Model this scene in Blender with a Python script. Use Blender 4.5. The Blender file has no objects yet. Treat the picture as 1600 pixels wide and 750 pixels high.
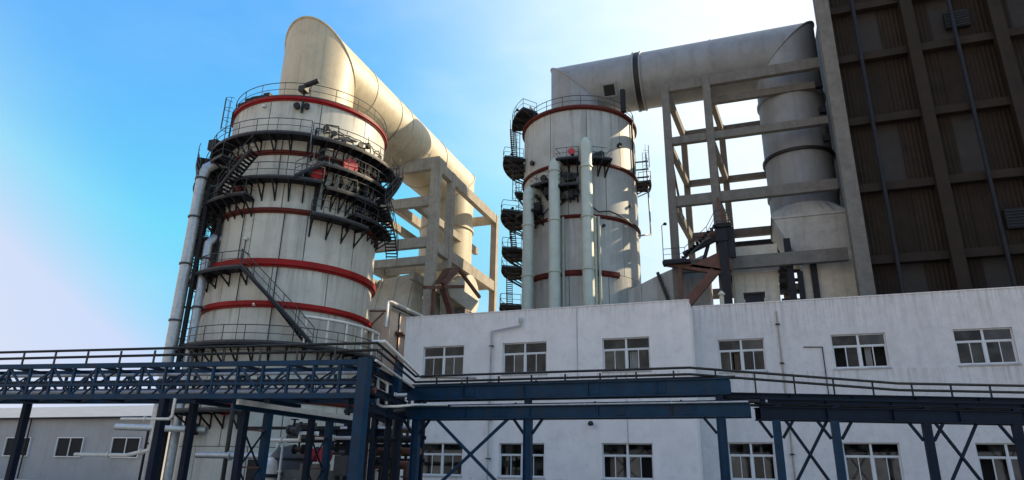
import bpy, math, random
from mathutils import Vector, Matrix
random.seed(7)
R_ = math.radians
sc = bpy.context.scene
COL = sc.collection

# ------------------------------------------------------------------ camera
PITCH, YAW, ROLL = R_(19.1), R_(20.0), R_(1.1)
cam_d = bpy.data.cameras.new('camera'); cam = bpy.data.objects.new('camera', cam_d); COL.objects.link(cam)
cam_d.sensor_fit = 'HORIZONTAL'; cam_d.sensor_width = 36.0
cam_d.lens = 36.0 * 1055.0 / 1600.0
cam_d.clip_start = 0.1; cam_d.clip_end = 5000
fw = Vector((-math.sin(YAW)*math.cos(PITCH), math.cos(YAW)*math.cos(PITCH), math.sin(PITCH)))
rt = Vector((math.cos(YAW), math.sin(YAW), 0)); up = rt.cross(fw)
r2 = rt*math.cos(ROLL) + up*math.sin(ROLL); u2 = up*math.cos(ROLL) - rt*math.sin(ROLL)
M = Matrix((r2, u2, -fw)).transposed().to_4x4(); M.translation = Vector((0, 0, 1.6))
cam.matrix_world = M
sc.camera = cam

# ------------------------------------------------------------------ light
SUN_AZ, SUN_EL = R_(49.0), R_(33.0)          # azimuth clockwise from +Y
sd = Vector((math.sin(SUN_AZ)*math.cos(SUN_EL), math.cos(SUN_AZ)*math.cos(SUN_EL), math.sin(SUN_EL)))
sl = bpy.data.lights.new('sun', 'SUN'); sl.energy = 2.9; sl.angle = R_(0.5); sl.color = (1.0, 0.82, 0.56)
so = bpy.data.objects.new('sun', sl); COL.objects.link(so)
so.rotation_euler = sd.to_track_quat('Z', 'Y').to_euler(); so.location = (40, 20, 80)
w = bpy.data.worlds.new('World'); sc.world = w; w.use_nodes = True
nt = w.node_tree; nt.nodes.clear()
sky = nt.nodes.new('ShaderNodeTexSky'); sky.sky_type = 'NISHITA'; sky.sun_disc = False
sky.sun_elevation = SUN_EL; sky.sun_rotation = SUN_AZ
sky.air_density = 1.0; sky.dust_density = 1.0; sky.ozone_density = 1.5; sky.altitude = 50
# hazy air: the sky whitens towards the sun
tc = nt.nodes.new('ShaderNodeTexCoord'); dt = nt.nodes.new('ShaderNodeVectorMath'); dt.operation = 'DOT_PRODUCT'
nrm_ = nt.nodes.new('ShaderNodeVectorMath'); nrm_.operation = 'NORMALIZE'
nt.links.new(tc.outputs['Generated'], nrm_.inputs[0]); nt.links.new(nrm_.outputs[0], dt.inputs[0]); dt.inputs[1].default_value = sd
def mrange(src, a0, a1, b0, b1):
    q = nt.nodes.new('ShaderNodeMapRange'); q.interpolation_type = 'SMOOTHSTEP'
    for k, v in (('From Min',a0),('From Max',a1),('To Min',b0),('To Max',b1)): q.inputs[k].default_value = v
    nt.links.new(src, q.inputs['Value']); return q.outputs['Result']
gain = mrange(dt.outputs['Value'], -0.55, 0.08, 0.0, 1.0)
haze = mrange(dt.outputs['Value'], 0.30, 0.88, 0.0, 1.0)
gm = nt.nodes.new('ShaderNodeMix'); gm.data_type = 'RGBA'
gm.inputs[6].default_value = (3.2, 1.9, 1.2, 1); gm.inputs[7].default_value = (0.30, 0.74, 1.15, 1)  # side away from the sun warmed and boosted to light the facade
nt.links.new(gain, gm.inputs[0])
scl = nt.nodes.new('ShaderNodeVectorMath'); scl.operation = 'MULTIPLY'
nt.links.new(sky.outputs[0], scl.inputs[0]); nt.links.new(gm.outputs[2], scl.inputs[1])
mx = nt.nodes.new('ShaderNodeMix'); mx.data_type = 'RGBA'; mx.inputs[7].default_value = (2.6, 2.85, 3.1, 1)
cn = nt.nodes.new('ShaderNodeTexNoise'); cn.inputs['Scale'].default_value = 2.2; cn.inputs['Detail'].default_value = 5; cn.inputs['Roughness'].default_value = 0.55
cm_ = nt.nodes.new('ShaderNodeMapping'); cm_.inputs['Scale'].default_value = (1, 1, 2.6)
nt.links.new(nrm_.outputs[0], cm_.inputs[0]); nt.links.new(cm_.outputs[0], cn.inputs['Vector'])
thin = mrange(cn.outputs['Fac'], 0.4, 0.75, 0.0, 0.30)
hz = nt.nodes.new('ShaderNodeMath'); hz.operation = 'ADD'; hz.use_clamp = True
tm_ = nt.nodes.new('ShaderNodeMath'); tm_.operation = 'MULTIPLY'
nt.links.new(thin, tm_.inputs[0]); nt.links.new(mrange(dt.outputs['Value'], 0.1, 0.6, 0.2, 1.0), tm_.inputs[1])
nt.links.new(haze, hz.inputs[0]); nt.links.new(tm_.outputs[0], hz.inputs[1])
nt.links.new(hz.outputs[0], mx.inputs[0]); cap = nt.nodes.new('ShaderNodeVectorMath'); cap.operation = 'MINIMUM'; 
cm2 = nt.nodes.new('ShaderNodeMix'); cm2.data_type = 'RGBA'
cm2.inputs[6].default_value = (2.28, 2.22, 2.2, 1); cm2.inputs[7].default_value = (1.52, 1.84, 2.55, 1)
nt.links.new(gain, cm2.inputs[0]); nt.links.new(cm2.outputs[2], cap.inputs[1])
nt.links.new(scl.outputs[0], cap.inputs[0]); nt.links.new(cap.outputs[0], mx.inputs[6])
bg = nt.nodes.new('ShaderNodeBackground'); bg.inputs['Strength'].default_value = 0.15
ow = nt.nodes.new('ShaderNodeOutputWorld')
nt.links.new(mx.outputs[2], bg.inputs[0]); nt.links.new(bg.outputs[0], ow.inputs[0])
sc.view_settings.view_transform = 'Standard'; sc.view_settings.look = 'None'
sc.view_settings.gamma = 1; sc.view_settings.use_curve_mapping = False
sc.view_settings.exposure = 1.36

# ------------------------------------------------------------------ materials
def mat(name, base, rough=0.6, metal=0.0, var=0.25, scale=1.2, dirt=None, dirt_amt=0.0, streak=0.0,
        bump=0.15, bscale=18.0, rnd=0.0, spec=0.5, top_stain=None, bands=(), bcol=(0.12,0.06,0.03), bscl=3.0):
    m = bpy.data.materials.new(name); m.use_nodes = True
    n = m.node_tree.nodes; l = m.node_tree.links
    b = n['Principled BSDF']
    b.inputs['Roughness'].default_value = rough; b.inputs['Metallic'].default_value = metal
    b.inputs['Specular IOR Level'].default_value = spec
    geo = n.new('ShaderNodeNewGeometry')
    def noise(sc_, detail=5, stretch=None, rgh=0.6):
        t = n.new('ShaderNodeTexNoise'); t.inputs['Scale'].default_value = sc_
        t.inputs['Detail'].default_value = detail; t.inputs['Roughness'].default_value = rgh
        if stretch:
            mp = n.new('ShaderNodeMapping'); mp.inputs['Scale'].default_value = stretch
            l.new(geo.outputs['Position'], mp.inputs['Vector']); l.new(mp.outputs[0], t.inputs['Vector'])
        else: l.new(geo.outputs['Position'], t.inputs['Vector'])
        return t.outputs['Fac']
    def ramp(src, a, b_):
        r = n.new('ShaderNodeMapRange'); r.inputs['From Min'].default_value = a; r.inputs['From Max'].default_value = b_
        l.new(src, r.inputs['Value']); return r.outputs['Result']
    def mul(x, y):
        q = n.new('ShaderNodeMath'); q.operation = 'MULTIPLY'
        l.new(x, q.inputs[0])
        if isinstance(y, float): q.inputs[1].default_value = y
        else: l.new(y, q.inputs[1])
        return q.outputs[0]
    def mix(fac, ca, cb):
        q = n.new('ShaderNodeMix'); q.data_type = 'RGBA'
        if isinstance(fac, float): q.inputs[0].default_value = fac
        else: l.new(fac, q.inputs[0])
        for i, c in ((6, ca), (7, cb)):
            if isinstance(c, tuple): q.inputs[i].default_value = (*c, 1)
            else: l.new(c, q.inputs[i])
        return q.outputs[2]
    dk = tuple(c*(1-var) for c in base); lt = tuple(min(1, c*(1+var*0.5)) for c in base)
    col = mix(ramp(noise(scale), 0.3, 0.7), dk, lt)
    if rnd:
        oi = n.new('ShaderNodeObjectInfo')
        col = mix(mul(oi.outputs['Random'], float(rnd)), col, tuple(c*0.6 for c in base))
    if streak:
        s = mul(ramp(noise(1.0, 4, (1.7, 1.7, 0.07)), 0.5, 0.75), float(streak))
        col = mix(s, col, dirt or tuple(c*0.5 for c in base))
    if dirt_amt:
        s = mul(ramp(noise(scale*2.3, 8, None, 0.7), 0.52, 0.72), float(dirt_amt))
        col = mix(s, col, dirt or tuple(c*0.5 for c in base))
    if top_stain:
        z0, z1, amt, dcol = top_stain
        sep = n.new('ShaderNodeSeparateXYZ'); l.new(geo.outputs['Position'], sep.inputs[0])
        g = ramp(sep.outputs['Z'], z0, z1)
        q = n.new('ShaderNodeMapRange'); q.inputs['From Min'].default_value = 0.46; q.inputs['From Max'].default_value = 0.66
        l.new(noise(1.0, 5, (5.0, 5.0, 0.25)), q.inputs['Value'])
        col = mix(mul(mul(g, q.outputs['Result']), float(amt)), col, dcol)
    if bands:
        sep = n.new('ShaderNodeSeparateXYZ'); l.new(geo.outputs['Position'], sep.inputs[0])
        q = n.new('ShaderNodeMapRange'); q.inputs['From Min'].default_value = 0.5; q.inputs['From Max'].default_value = 0.68
        l.new(noise(1.0, 4, (bscl, bscl, 0.12)), q.inputs['Value'])
        for z1_, ln_, amt_ in bands:
            g = ramp(sep.outputs['Z'], z1_-ln_, z1_); lt_ = n.new('ShaderNodeMath'); lt_.operation = 'LESS_THAN'
            l.new(sep.outputs['Z'], lt_.inputs[0]); lt_.inputs[1].default_value = z1_
            col = mix(mul(mul(mul(g, lt_.outputs[0]), q.outputs['Result']), float(amt_)), col, bcol)
    l.new(col, b.inputs['Base Color'])
    if bump:
        bp = n.new('ShaderNodeBump'); bp.inputs['Strength'].default_value = bump; bp.inputs['Distance'].default_value = 0.03
        l.new(noise(bscale, 6), bp.inputs['Height']); l.new(bp.outputs[0], b.inputs['Normal'])
    return m

MT = dict(
 shell = mat('tower_paint', (0.52,0.505,0.44), 0.5, var=0.16, scale=0.45, dirt=(0.19,0.18,0.15), dirt_amt=0.35, streak=0.6, rnd=0.30, bump=0.25, bscale=1.1,
             bands=((27.7,1.6,.6),(24.1,1.2,.5),(23.2,1.8,.6),(20.4,1.2,.5),(18.7,1.8,.7),(14.8,1.6,.7),(11.95,1.8,.7),(9.2,1.5,.6)), bcol=(0.17,0.11,0.07)),
 shell2= mat('tower_paint_grey', (0.41,0.415,0.39), 0.55, var=0.16, scale=0.45, dirt=(0.17,0.17,0.15), dirt_amt=0.35, streak=0.65, rnd=0.28, bump=0.25, bscale=1.1,
             bands=((36.8,2.0,.6),(30.6,2.4,.6),(25.0,2.4,.6),(19.3,2.0,.7)), bcol=(0.15,0.10,0.07)),
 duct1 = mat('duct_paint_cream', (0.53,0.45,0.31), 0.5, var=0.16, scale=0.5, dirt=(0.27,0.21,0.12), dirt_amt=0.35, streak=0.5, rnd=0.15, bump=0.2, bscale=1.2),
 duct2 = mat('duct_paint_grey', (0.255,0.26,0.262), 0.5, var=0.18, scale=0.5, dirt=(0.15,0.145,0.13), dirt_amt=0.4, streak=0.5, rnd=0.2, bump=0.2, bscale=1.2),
 red   = mat('ring_red', (0.27,0.009,0.008), 0.55, spec=0.2, var=0.25, dirt=(0.10,0.03,0.02), dirt_amt=0.5),
 rust  = mat('ring_rust_red', (0.10,0.017,0.011), 0.7, spec=0.2, var=0.35, dirt=(0.06,0.03,0.02), dirt_amt=0.6),
 valve = mat('valve_red', (0.42,0.02,0.03), 0.45, var=0.2),
 dark  = mat('dark_steel', (0.012,0.013,0.017), 0.6, spec=0.25, var=0.4, scale=3, dirt=(0.07,0.04,0.025), dirt_amt=0.5),
 rail  = mat('rail_grey', (0.05,0.052,0.055), 0.5, spec=0.3, var=0.3, scale=3),
 galv  = mat('galvanised_steel', (0.42,0.43,0.44), 0.4, metal=0.5, var=0.25, scale=4),
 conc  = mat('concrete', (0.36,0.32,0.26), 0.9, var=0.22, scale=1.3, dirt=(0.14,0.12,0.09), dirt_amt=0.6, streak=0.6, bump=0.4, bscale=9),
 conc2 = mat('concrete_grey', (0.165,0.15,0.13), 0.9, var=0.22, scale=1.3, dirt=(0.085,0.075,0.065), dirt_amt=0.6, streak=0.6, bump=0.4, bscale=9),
 wall  = mat('white_render', (0.75,0.71,0.69), 0.9, var=0.09, scale=0.7, dirt=(0.45,0.43,0.42), dirt_amt=0.4, streak=0.14, bump=0.3, bscale=14,
             top_stain=(11.2, 12.6, 0.5, (0.36,0.33,0.30)), bands=((7.95,1.3,.55),(1.35,.8,.5)), bcol=(0.30,0.24,0.19), bscl=4.0),
 wall2 = mat('weathered_white_render', (0.64,0.615,0.605), 0.9, var=0.10, scale=1.6, dirt=(0.38,0.36,0.345), dirt_amt=0.4, streak=0.25, bump=0.3, bscale=14,
             top_stain=(9.6, 12.6, 0.5, (0.26,0.23,0.20)), bands=((8.0,1.5,.6),(1.45,.8,.5)), bcol=(0.28,0.23,0.18), bscl=4.0),
 peach = mat('peach_render_lightened', (0.74,0.56,0.44), 0.9, var=0.10, scale=1.0, dirt=(0.35,0.26,0.2), dirt_amt=0.3, streak=0.2, bump=0.2),  # base lightened to make up for sunlight missing on the annex wall
 alu   = mat('window_frame_white', (0.62,0.63,0.64), 0.4, var=0.08),
 sill  = mat('sill_concrete', (0.42,0.42,0.42), 0.8),
 blue  = mat('blue_steel_paint', (0.001,0.033,0.078), 0.5, spec=0.2, var=0.3, scale=2.5, dirt=(0.035,0.028,0.022), dirt_amt=0.7, streak=0.45, bump=0.05),
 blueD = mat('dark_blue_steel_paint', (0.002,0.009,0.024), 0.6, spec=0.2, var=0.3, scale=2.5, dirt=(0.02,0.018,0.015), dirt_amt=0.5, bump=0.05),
 lag   = mat('pipe_cladding_white', (0.62,0.60,0.56), 0.35, metal=0.2, var=0.15, scale=4, dirt=(0.3,0.28,0.25), dirt_amt=0.3),
 frp   = mat('pipe_pale_green', (0.44,0.48,0.41), 0.5, var=0.12, scale=1.2, dirt=(0.2,0.21,0.17), dirt_amt=0.25, streak=0.3),
 black = mat('pipe_black', (0.018,0.017,0.016), 0.5, spec=0.3, var=0.4, scale=4, dirt=(0.10,0.08,0.06), dirt_amt=0.3),
 brown = mat('rusty_brown_steel', (0.13,0.055,0.035), 0.75, var=0.35, scale=2, dirt=(0.05,0.03,0.02), dirt_amt=0.5),
 clad  = mat('brown_cladding', (0.030,0.020,0.013), 0.75, spec=0.2, var=0.4, scale=0.8, dirt=(0.03,0.022,0.018), dirt_amt=0.5, streak=0.5, rnd=0.5),
 casing= mat('casing_grey', (0.42,0.415,0.39), 0.6, var=0.15, dirt=(0.2,0.18,0.15), dirt_amt=0.4, streak=0.5),
 fan   = mat('cream_casing', (0.55,0.50,0.40), 0.6, var=0.15, dirt=(0.25,0.2,0.14), dirt_amt=0.35, streak=0.3),
 ground= mat('yard_concrete', (0.40,0.36,0.30), 0.95, var=0.3, scale=0.4, dirt=(0.10,0.095,0.09), dirt_amt=0.5, bump=0.4),
 shed  = mat('grey_shed_cladding', (0.30,0.31,0.32), 0.7, var=0.12, scale=0.5, streak=0.3),
 hole  = mat('dark_interior', (0.012,0.012,0.013), 0.9, bump=0),
 blind = mat('blind_pale', (0.30,0.29,0.27), 0.9, var=0.2, scale=2),
 curtain = mat('curtain_tan', (0.16,0.12,0.085), 0.9, var=0.3, scale=3),
 seam  = mat('seam_dark', (0.10,0.10,0.09), 0.8, bump=0),  # dark tone of the plate joints and the expansion joint
)
def glassmat(name, tint, refl):
    m = bpy.data.materials.new(name); m.use_nodes = True; n = m.node_tree.nodes; l = m.node_tree.links
    n.remove(n['Principled BSDF'])
    tr_ = n.new('ShaderNodeBsdfTransparent'); tr_.inputs[0].default_value = (*tint, 1)
    gl = n.new('ShaderNodeBsdfGlossy'); gl.inputs['Roughness'].default_value = 0.04; gl.inputs[0].default_value = (.9,.95,1,1)
    fr = n.new('ShaderNodeFresnel'); fr.inputs[0].default_value = 1.4
    dfs = n.new('ShaderNodeBsdfDiffuse'); dfs.inputs[0].default_value = (.12,.115,.10,1)
    ns = n.new('ShaderNodeTexNoise'); ns.inputs['Scale'].default_value = 1.3; ns.inputs['Detail'].default_value = 6
    g = n.new('ShaderNodeNewGeometry'); l.new(g.outputs['Position'], ns.inputs['Vector'])
    mr = n.new('ShaderNodeMapRange'); mr.inputs['From Min'].default_value = .45; mr.inputs['From Max'].default_value = .75; mr.inputs['To Max'].default_value = .45
    l.new(ns.outputs['Fac'], mr.inputs['Value'])
    bp = n.new('ShaderNodeBump'); bp.inputs['Strength'].default_value = 0.05; l.new(ns.outputs['Fac'], bp.inputs['Height']); l.new(bp.outputs[0], gl.inputs['Normal'])
    m1 = n.new('ShaderNodeMixShader'); m2 = n.new('ShaderNodeMixShader')
    l.new(mr.outputs[0], m1.inputs[0]); l.new(tr_.outputs[0], m1.inputs[1]); l.new(dfs.outputs[0], m1.inputs[2])
    q = n.new('ShaderNodeMath'); q.operation = 'MULTIPLY'; q.inputs[1].default_value = refl; l.new(fr.outputs[0], q.inputs[0])
    l.new(q.outputs[0], m2.inputs[0]); l.new(m1.outputs[0], m2.inputs[1]); l.new(gl.outputs[0], m2.inputs[2])
    l.new(m2.outputs[0], n['Material Output'].inputs[0]); return m
MT['glass'] = glassmat('window_glass', (0.42,0.45,0.46), 1.0)
MT['glass2'] = glassmat('window_glass_tinted', (0.25,0.27,0.30), 1.8)

# ------------------------------------------------------------------ builders
def link(o): COL.objects.link(o); return o
def wloc(o):
    v = Vector((0,0,0))
    while o is not None: v = v + o.location; o = o.parent
    return v
class MB:
    def __init__(s): s.v = []; s.f = []; s.sm = []
    def add(s, vs, fs, smooth=False):
        k = len(s.v); s.v += [tuple(v) for v in vs]
        for f in fs: s.f.append(tuple(i+k for i in f)); s.sm.append(smooth)
        return s
    def box(s, a, b):
        x0,y0,z0 = (min(a[i],b[i]) for i in range(3)); x1,y1,z1 = (max(a[i],b[i]) for i in range(3))
        vs = [(x0,y0,z0),(x1,y0,z0),(x1,y1,z0),(x0,y1,z0),(x0,y0,z1),(x1,y0,z1),(x1,y1,z1),(x0,y1,z1)]
        return s.add(vs, [(0,3,2,1),(4,5,6,7),(0,1,5,4),(1,2,6,5),(2,3,7,6),(3,0,4,7)])
    def bar(s, a, b, w_, h_, upv=(0,0,1)):
        a = Vector(a); b = Vector(b); d = (b-a).normalized(); U = Vector(upv)
        if abs(d.dot(U)) > 0.98: U = Vector((0,1,0))
        sd_ = d.cross(U).normalized()*(w_/2); uu = sd_.cross(d).normalized()*(h_/2)
        vs = [a-sd_-uu, a+sd_-uu, a+sd_+uu, a-sd_+uu, b-sd_-uu, b+sd_-uu, b+sd_+uu, b-sd_+uu]
        return s.add(vs, [(0,3,2,1),(4,5,6,7),(0,1,5,4),(1,2,6,5),(2,3,7,6),(3,0,4,7)])
    def ibeam(s, a, b, w_, h_, t=0.035):
        a = Vector(a); b = Vector(b); U = Vector((0,0,1))
        s.bar(a+U*(h_/2-t/2), b+U*(h_/2-t/2), w_, t); s.bar(a-U*(h_/2-t/2), b-U*(h_/2-t/2), w_, t)
        s.bar(a, b, t, h_-2*t)
        n = max(1, int((b-a).length/2.4)); d = (b-a)
        for i in range(1, n): 
            p = a + d*(i/n); q = d.normalized()*0.012
            s.bar(p-q, p+q, w_*0.86, h_-2*t)
        return s
    def tube(s, pts, r, n=10, closed=False, caps=True):
        pts = [Vector(p) for p in pts]; N = len(pts); rings = []
        prev = None
        for i, p in enumerate(pts):
            if closed: t = (pts[(i+1) % N]-pts[i-1])
            elif i == 0: t = pts[1]-pts[0]
            elif i == N-1: t = pts[-1]-pts[-2]
            else: t = (pts[i+1]-p).normalized() + (p-pts[i-1]).normalized()
            t.normalize()
            if prev is None:
                prev = t.cross(Vector((0,0,1))) if abs(t.z) < 0.95 else t.cross(Vector((0,1,0)))
            a1 = (prev - t*prev.dot(t)).normalized(); prev = a1; b1 = t.cross(a1)
            k = 1.0
            if 0 < i < N-1 and not closed:
                c = abs(t.dot((p-pts[i-1]).normalized())); k = 1/max(c, 0.5)
                axis = ((pts[i+1]-p).normalized()-(p-pts[i-1]).normalized())
                ax = axis.normalized() if axis.length > 1e-5 else None
            else: ax = None
            ring = []
            for j in range(n):
                an = 2*math.pi*j/n; off = a1*math.cos(an)*r + b1*math.sin(an)*r
                if ax is not None: off = off + ax*off.dot(ax)*(k-1)
                ring.append(p+off)
            rings.append(ring)
        vs = [v for rg in rings for v in rg]; fs = []
        M_ = N if closed else N-1
        for i in range(M_):
            for j in range(n):
                a_ = i*n+j; b_ = i*n+(j+1) % n; c_ = ((i+1) % N)*n+(j+1) % n; d_ = ((i+1) % N)*n+j
                fs.append((a_, b_, c_, d_))
        s.add(vs, fs, True)
        if caps and not closed: s.add(rings[0], [tuple(range(n-1,-1,-1))]); s.add(rings[-1], [tuple(range(n))])
        return s
    def sector(s, c, r0, r1, a0, a1, z0, z1, n=None, smooth=True):
        """solid annular sector; angles in degrees"""
        full = abs(a1-a0) >= 359.9
        n = n or max(2, int(abs(a1-a0)/5)); vs = []
        for i in range(n + (0 if full else 1)):
            a = R_(a0+(a1-a0)*i/n); ca, sa = math.cos(a), math.sin(a)
            for r, z in ((r0,z0),(r1,z0),(r1,z1),(r0,z1)): vs.append((c[0]+r*ca, c[1]+r*sa, z))
        N = n if full else n+1
        fi, fo, ft, fb = [], [], [], []
        for i in range(n):
            a = 4*i; b = 4*((i+1) % N)
            fb.append((a, b, b+1, a+1)) ; fo.append((a+1, b+1, b+2, a+2)); ft.append((a+2, b+2, b+3, a+3)); fi.append((a+3, b+3, b, a))
        k = len(s.v); s.v += vs
        # keep hard edges: duplicate vertices for vertical faces
        for f in fb+ft: s.f.append(tuple(i+k for i in f)); s.sm.append(False)
        k2 = len(s.v); s.v += vs
        for f in fo+fi: s.f.append(tuple(i+k2 for i in f)); s.sm.append(smooth)
        if not full:
            s.f.append((k, k+1, k+2, k+3)); s.sm.append(False)
            e = k+4*(N-1); s.f.append((e+3, e+2, e+1, e)); s.sm.append(False)
        return s
    def lathe(s, c, prof, n=48, a0=0, a1=360):
        vs = []; m = len(prof)
        full = a1-a0 >= 359.9; N = n if full else n+1
        for i in range(N):
            a = R_(a0+(a1-a0)*i/n)
            for r, z in prof: vs.append((c[0]+r*math.cos(a), c[1]+r*math.sin(a), z))
        fs = []
        for i in range(n):
            for j in range(m-1):
                a = i*m+j; b = ((i+1) % N)*m+j; fs.append((a, b, b+1, a+1))
        return s.add(vs, fs, True)
    def mesh(s, name, m, off=(0,0,0)):
        me = bpy.data.meshes.new(name)
        o = Vector(off)
        me.from_pydata([tuple(Vector(v)-o) for v in s.v], [], s.f)
        me.polygons.foreach_set('use_smooth', s.sm)
        me.materials.append(m); me.update()
        return me
    def build(s, name, m, parent=None, **kw):
        m = MT[m] if isinstance(m, str) else m
        off = wloc(parent) if parent is not None else (0,0,0)
        o = bpy.data.objects.new(name, s.mesh(name, m, off)); link(o)
        if parent is not None: o.parent = parent
        for k, v in kw.items(): o[k] = v
        return o
def tag(o, label=None, category=None, group=None, kind=None):
    for k, v in (('label', label), ('category', category), ('group', group), ('kind', kind)):
        if v: o[k] = v
    return o
def thing(name, label, category, loc, group=None):
    o = link(bpy.data.objects.new(name, None)); o.location = loc; o.empty_display_size = 0.5
    return tag(o, label, category, group)
def setting(name, mb, m):
    o = mb.build(name, m); o['kind'] = 'structure'; return o
def inst(name, me, parent, loc=(0,0,0), rz=0.0):
    o = bpy.data.objects.new(name, me); link(o); o.parent = parent; o.location = loc; o.rotation_euler = (0,0,rz); return o
def P(c, r, a, z): return Vector((c[0]+r*math.cos(R_(a)), c[1]+r*math.sin(R_(a)), z))

# ------------------------------------------------------------------ ground
setting('ground', MB().box((-1500,-600,-0.5),(1500,2500,0)), 'ground')
setting('yard_road', MB().box((-120,29.5,-0.2),(90,37.5,0.004)), mat('asphalt', (0.06,0.06,0.06), 0.9, bump=0.4))

# ------------------------------------------------------------------ tower parts
def shell_courses(t, c, R, levels, m, nplate=10, a_off=0.0):
    """curved plates with thin recessed joints round a dark core"""
    MB().lathe(c, [(R-0.05, 0), (R-0.05, levels[-1])], 72).build('shell_core', 'seam', t)
    for i in range(len(levels)-1):
        z0, z1 = levels[i]+0.025, levels[i+1]-0.025
        st = 360/nplate; g = 0.30
        me = MB().sector((0,0), R-0.045, R, g, st-g, z0, z1, n=9).mesh('shell_plate', MT[m])
        for k in range(nplate):
            inst('shell_plate', me, t, (0,0,0), R_(a_off + k*st + (st/2 if i % 2 else 0)))
def ring(t, c, R, z, d, h, m, a0=0, a1=360):
    o = MB().sector(c, R-0.03, R+d, a0, a1, z-h/2, z+h/2, n=96 if a1-a0 > 300 else None)
    o.sector(c, R-0.02, R+d*0.5, a0, a1, z-h/2-0.12, z-h/2-0.002, n=96 if a1-a0 > 300 else None)
    return o.build('stiffening_ring', m, t)
def railing_mb(mb, pts, h=1.1, step=1.3, r=0.032, posts=True):
    """pts: polyline at floor level"""
    U = Vector((0,0,1))
    for hh, rr in ((h, r), (h*0.52, r*0.75)): mb.tube([p+U*hh for p in pts], rr, 5)
    for p, q in zip(pts[:-1], pts[1:]): mb.bar(p+U*0.07, q+U*0.07, 0.02, 0.12)
    if posts:
        acc = 0; mb.tube([pts[0], pts[0]+U*h], r*0.9, 5)
        for p, q in zip(pts[:-1], pts[1:]):
            acc += (q-p).length
            if acc >= step: mb.tube([q, q+U*h], r*0.9, 5); acc = 0
def platform(t, c, R, wd, a0, a1, z, br=12, drop=1.15, inner=False, rail='rail', brk=True, bw=0.09):
    d = MB().sector(c, R+0.04, R+wd, a0, a1, z-0.06, z, smooth=False)
    # edge channel and joists under the grating
    d.sector(c, R+wd-0.05, R+wd+0.03, a0, a1, z-0.16, z-0.062)
    o = d.build('platform', 'dark', t)
    n = max(2, int(abs(a1-a0)/6)); rl = MB()
    pts = [P(c, R+wd-0.02, a0+(a1-a0)*i/n, z) for i in range(n+1)]
    railing_mb(rl, [P(c, R+0.25, a0, z)]+pts+[P(c, R+0.25, a1, z)])
    rl.build('railing', rail, o)
    if brk:
        k = max(1, int(round(abs(a1-a0)/br)))
        for i in range(k+1):
            a = a0+1+(a1-a0-2)*i/k; b = MB()
            b.bar(P(c,R,a,z-0.16), P(c,R+wd,a,z-0.16), bw, 0.13)
            b.bar(P(c,R+0.02,a,z-drop), P(c,R+wd-0.08,a,z-0.2), bw, bw)
            b.bar(P(c,R+0.045,a,z-drop-0.1), P(c,R+0.045,a,z-0.2), bw, 0.06, (1,0,0))
            b.build('bracket', 'dark', o)
    return o
def helical_stair(t, c, R, a0, z0, a1, z1, wd=0.85, m='dark', rail='rail'):
    n = max(5, int(abs(z1-z0)/0.2)); tr = MB(); rl = MB()
    for r in (R+0.15, R+0.15+wd):
        pts = [P(c, r, a0+(a1-a0)*i/n, z0+(z1-z0)*i/n) for i in range(n+1)]; fr = MB()
        for p, q in zip(pts[:-1], pts[1:]): fr.bar(p, q, 0.05, 0.17)
        o = fr.build('stair_stringer', m, t)
    for i in range(n):
        a = a0+(a1-a0)*(i+.5)/n; z = z0+(z1-z0)*(i+.5)/n
        da = math.degrees(0.12/(R+.6))
        tr.sector(c, R+0.17, R+0.13+wd, a-da, a+da, z-0.02, z+0.02, n=2)
    tr.build('treads', m, o, kind='stuff')
    for r in (R+0.15+wd,):
        pts = [P(c, r, a0+(a1-a0)*i/n, z0+(z1-z0)*i/n+0.1) for i in range(n+1)]
        railing_mb(rl, pts)
    rl.build('handrail', rail, o)
    return o
def ladder(t, c, R, a, z0, z1, cage=True):
    mb = MB(); base = P(c, R+0.22, a, 0); tang = Vector((-math.sin(R_(a)), math.cos(R_(a)), 0)); rad = Vector((math.cos(R_(a)), math.sin(R_(a)), 0))
    for s_ in (-0.24, 0.24): mb.bar(base+tang*s_+Vector((0,0,z0)), base+tang*s_+Vector((0,0,z1)), 0.05, 0.05)
    z = z0+0.2
    while z < z1: mb.bar(base-tang*0.24+Vector((0,0,z)), base+tang*0.24+Vector((0,0,z)), 0.03, 0.03); z += 0.3
    o = mb.build('ladder', 'dark', t)
    if cage:
        cg = MB(); hoop = [tang*0.36*math.cos(x)+rad*(0.1+0.6*math.sin(x)) for x in [math.pi*k/8 for k in range(9)]]
        z = z0+2.0
        while z < z1+0.9:
            cg.tube([base+h+Vector((0,0,z)) for h in hoop], 0.022, 4); z += 0.9
        for k in (1,3,4,5,7): cg.bar(base+hoop[k]+Vector((0,0,z0+2.0)), base+hoop[k]+Vector((0,0,z1+0.9)), 0.035, 0.02)
        cg.build('safety_cage', 'rail', o)
    return o
def lamp_pole(t, p, h=2.0, d=(0.35,0)):
    p = Vector(p); mb = MB()
    mb.tube([p, p+Vector((0,0,h)), p+Vector((d[0]*.6, d[1]*.6, h+0.18))], 0.035, 6)
    o = mb.build('lamp_pole', 'rail', t)
    q = p+Vector((d[0], d[1], h+0.2))
    MB().lathe((q.x,q.y), [(0.02,q.z+0.12),(0.12,q.z+0.08),(0.19,q.z-0.05),(0.15,q.z-0.12),(0.0,q.z-0.14)], 12).build('lamp_head', 'dark', o)
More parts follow.
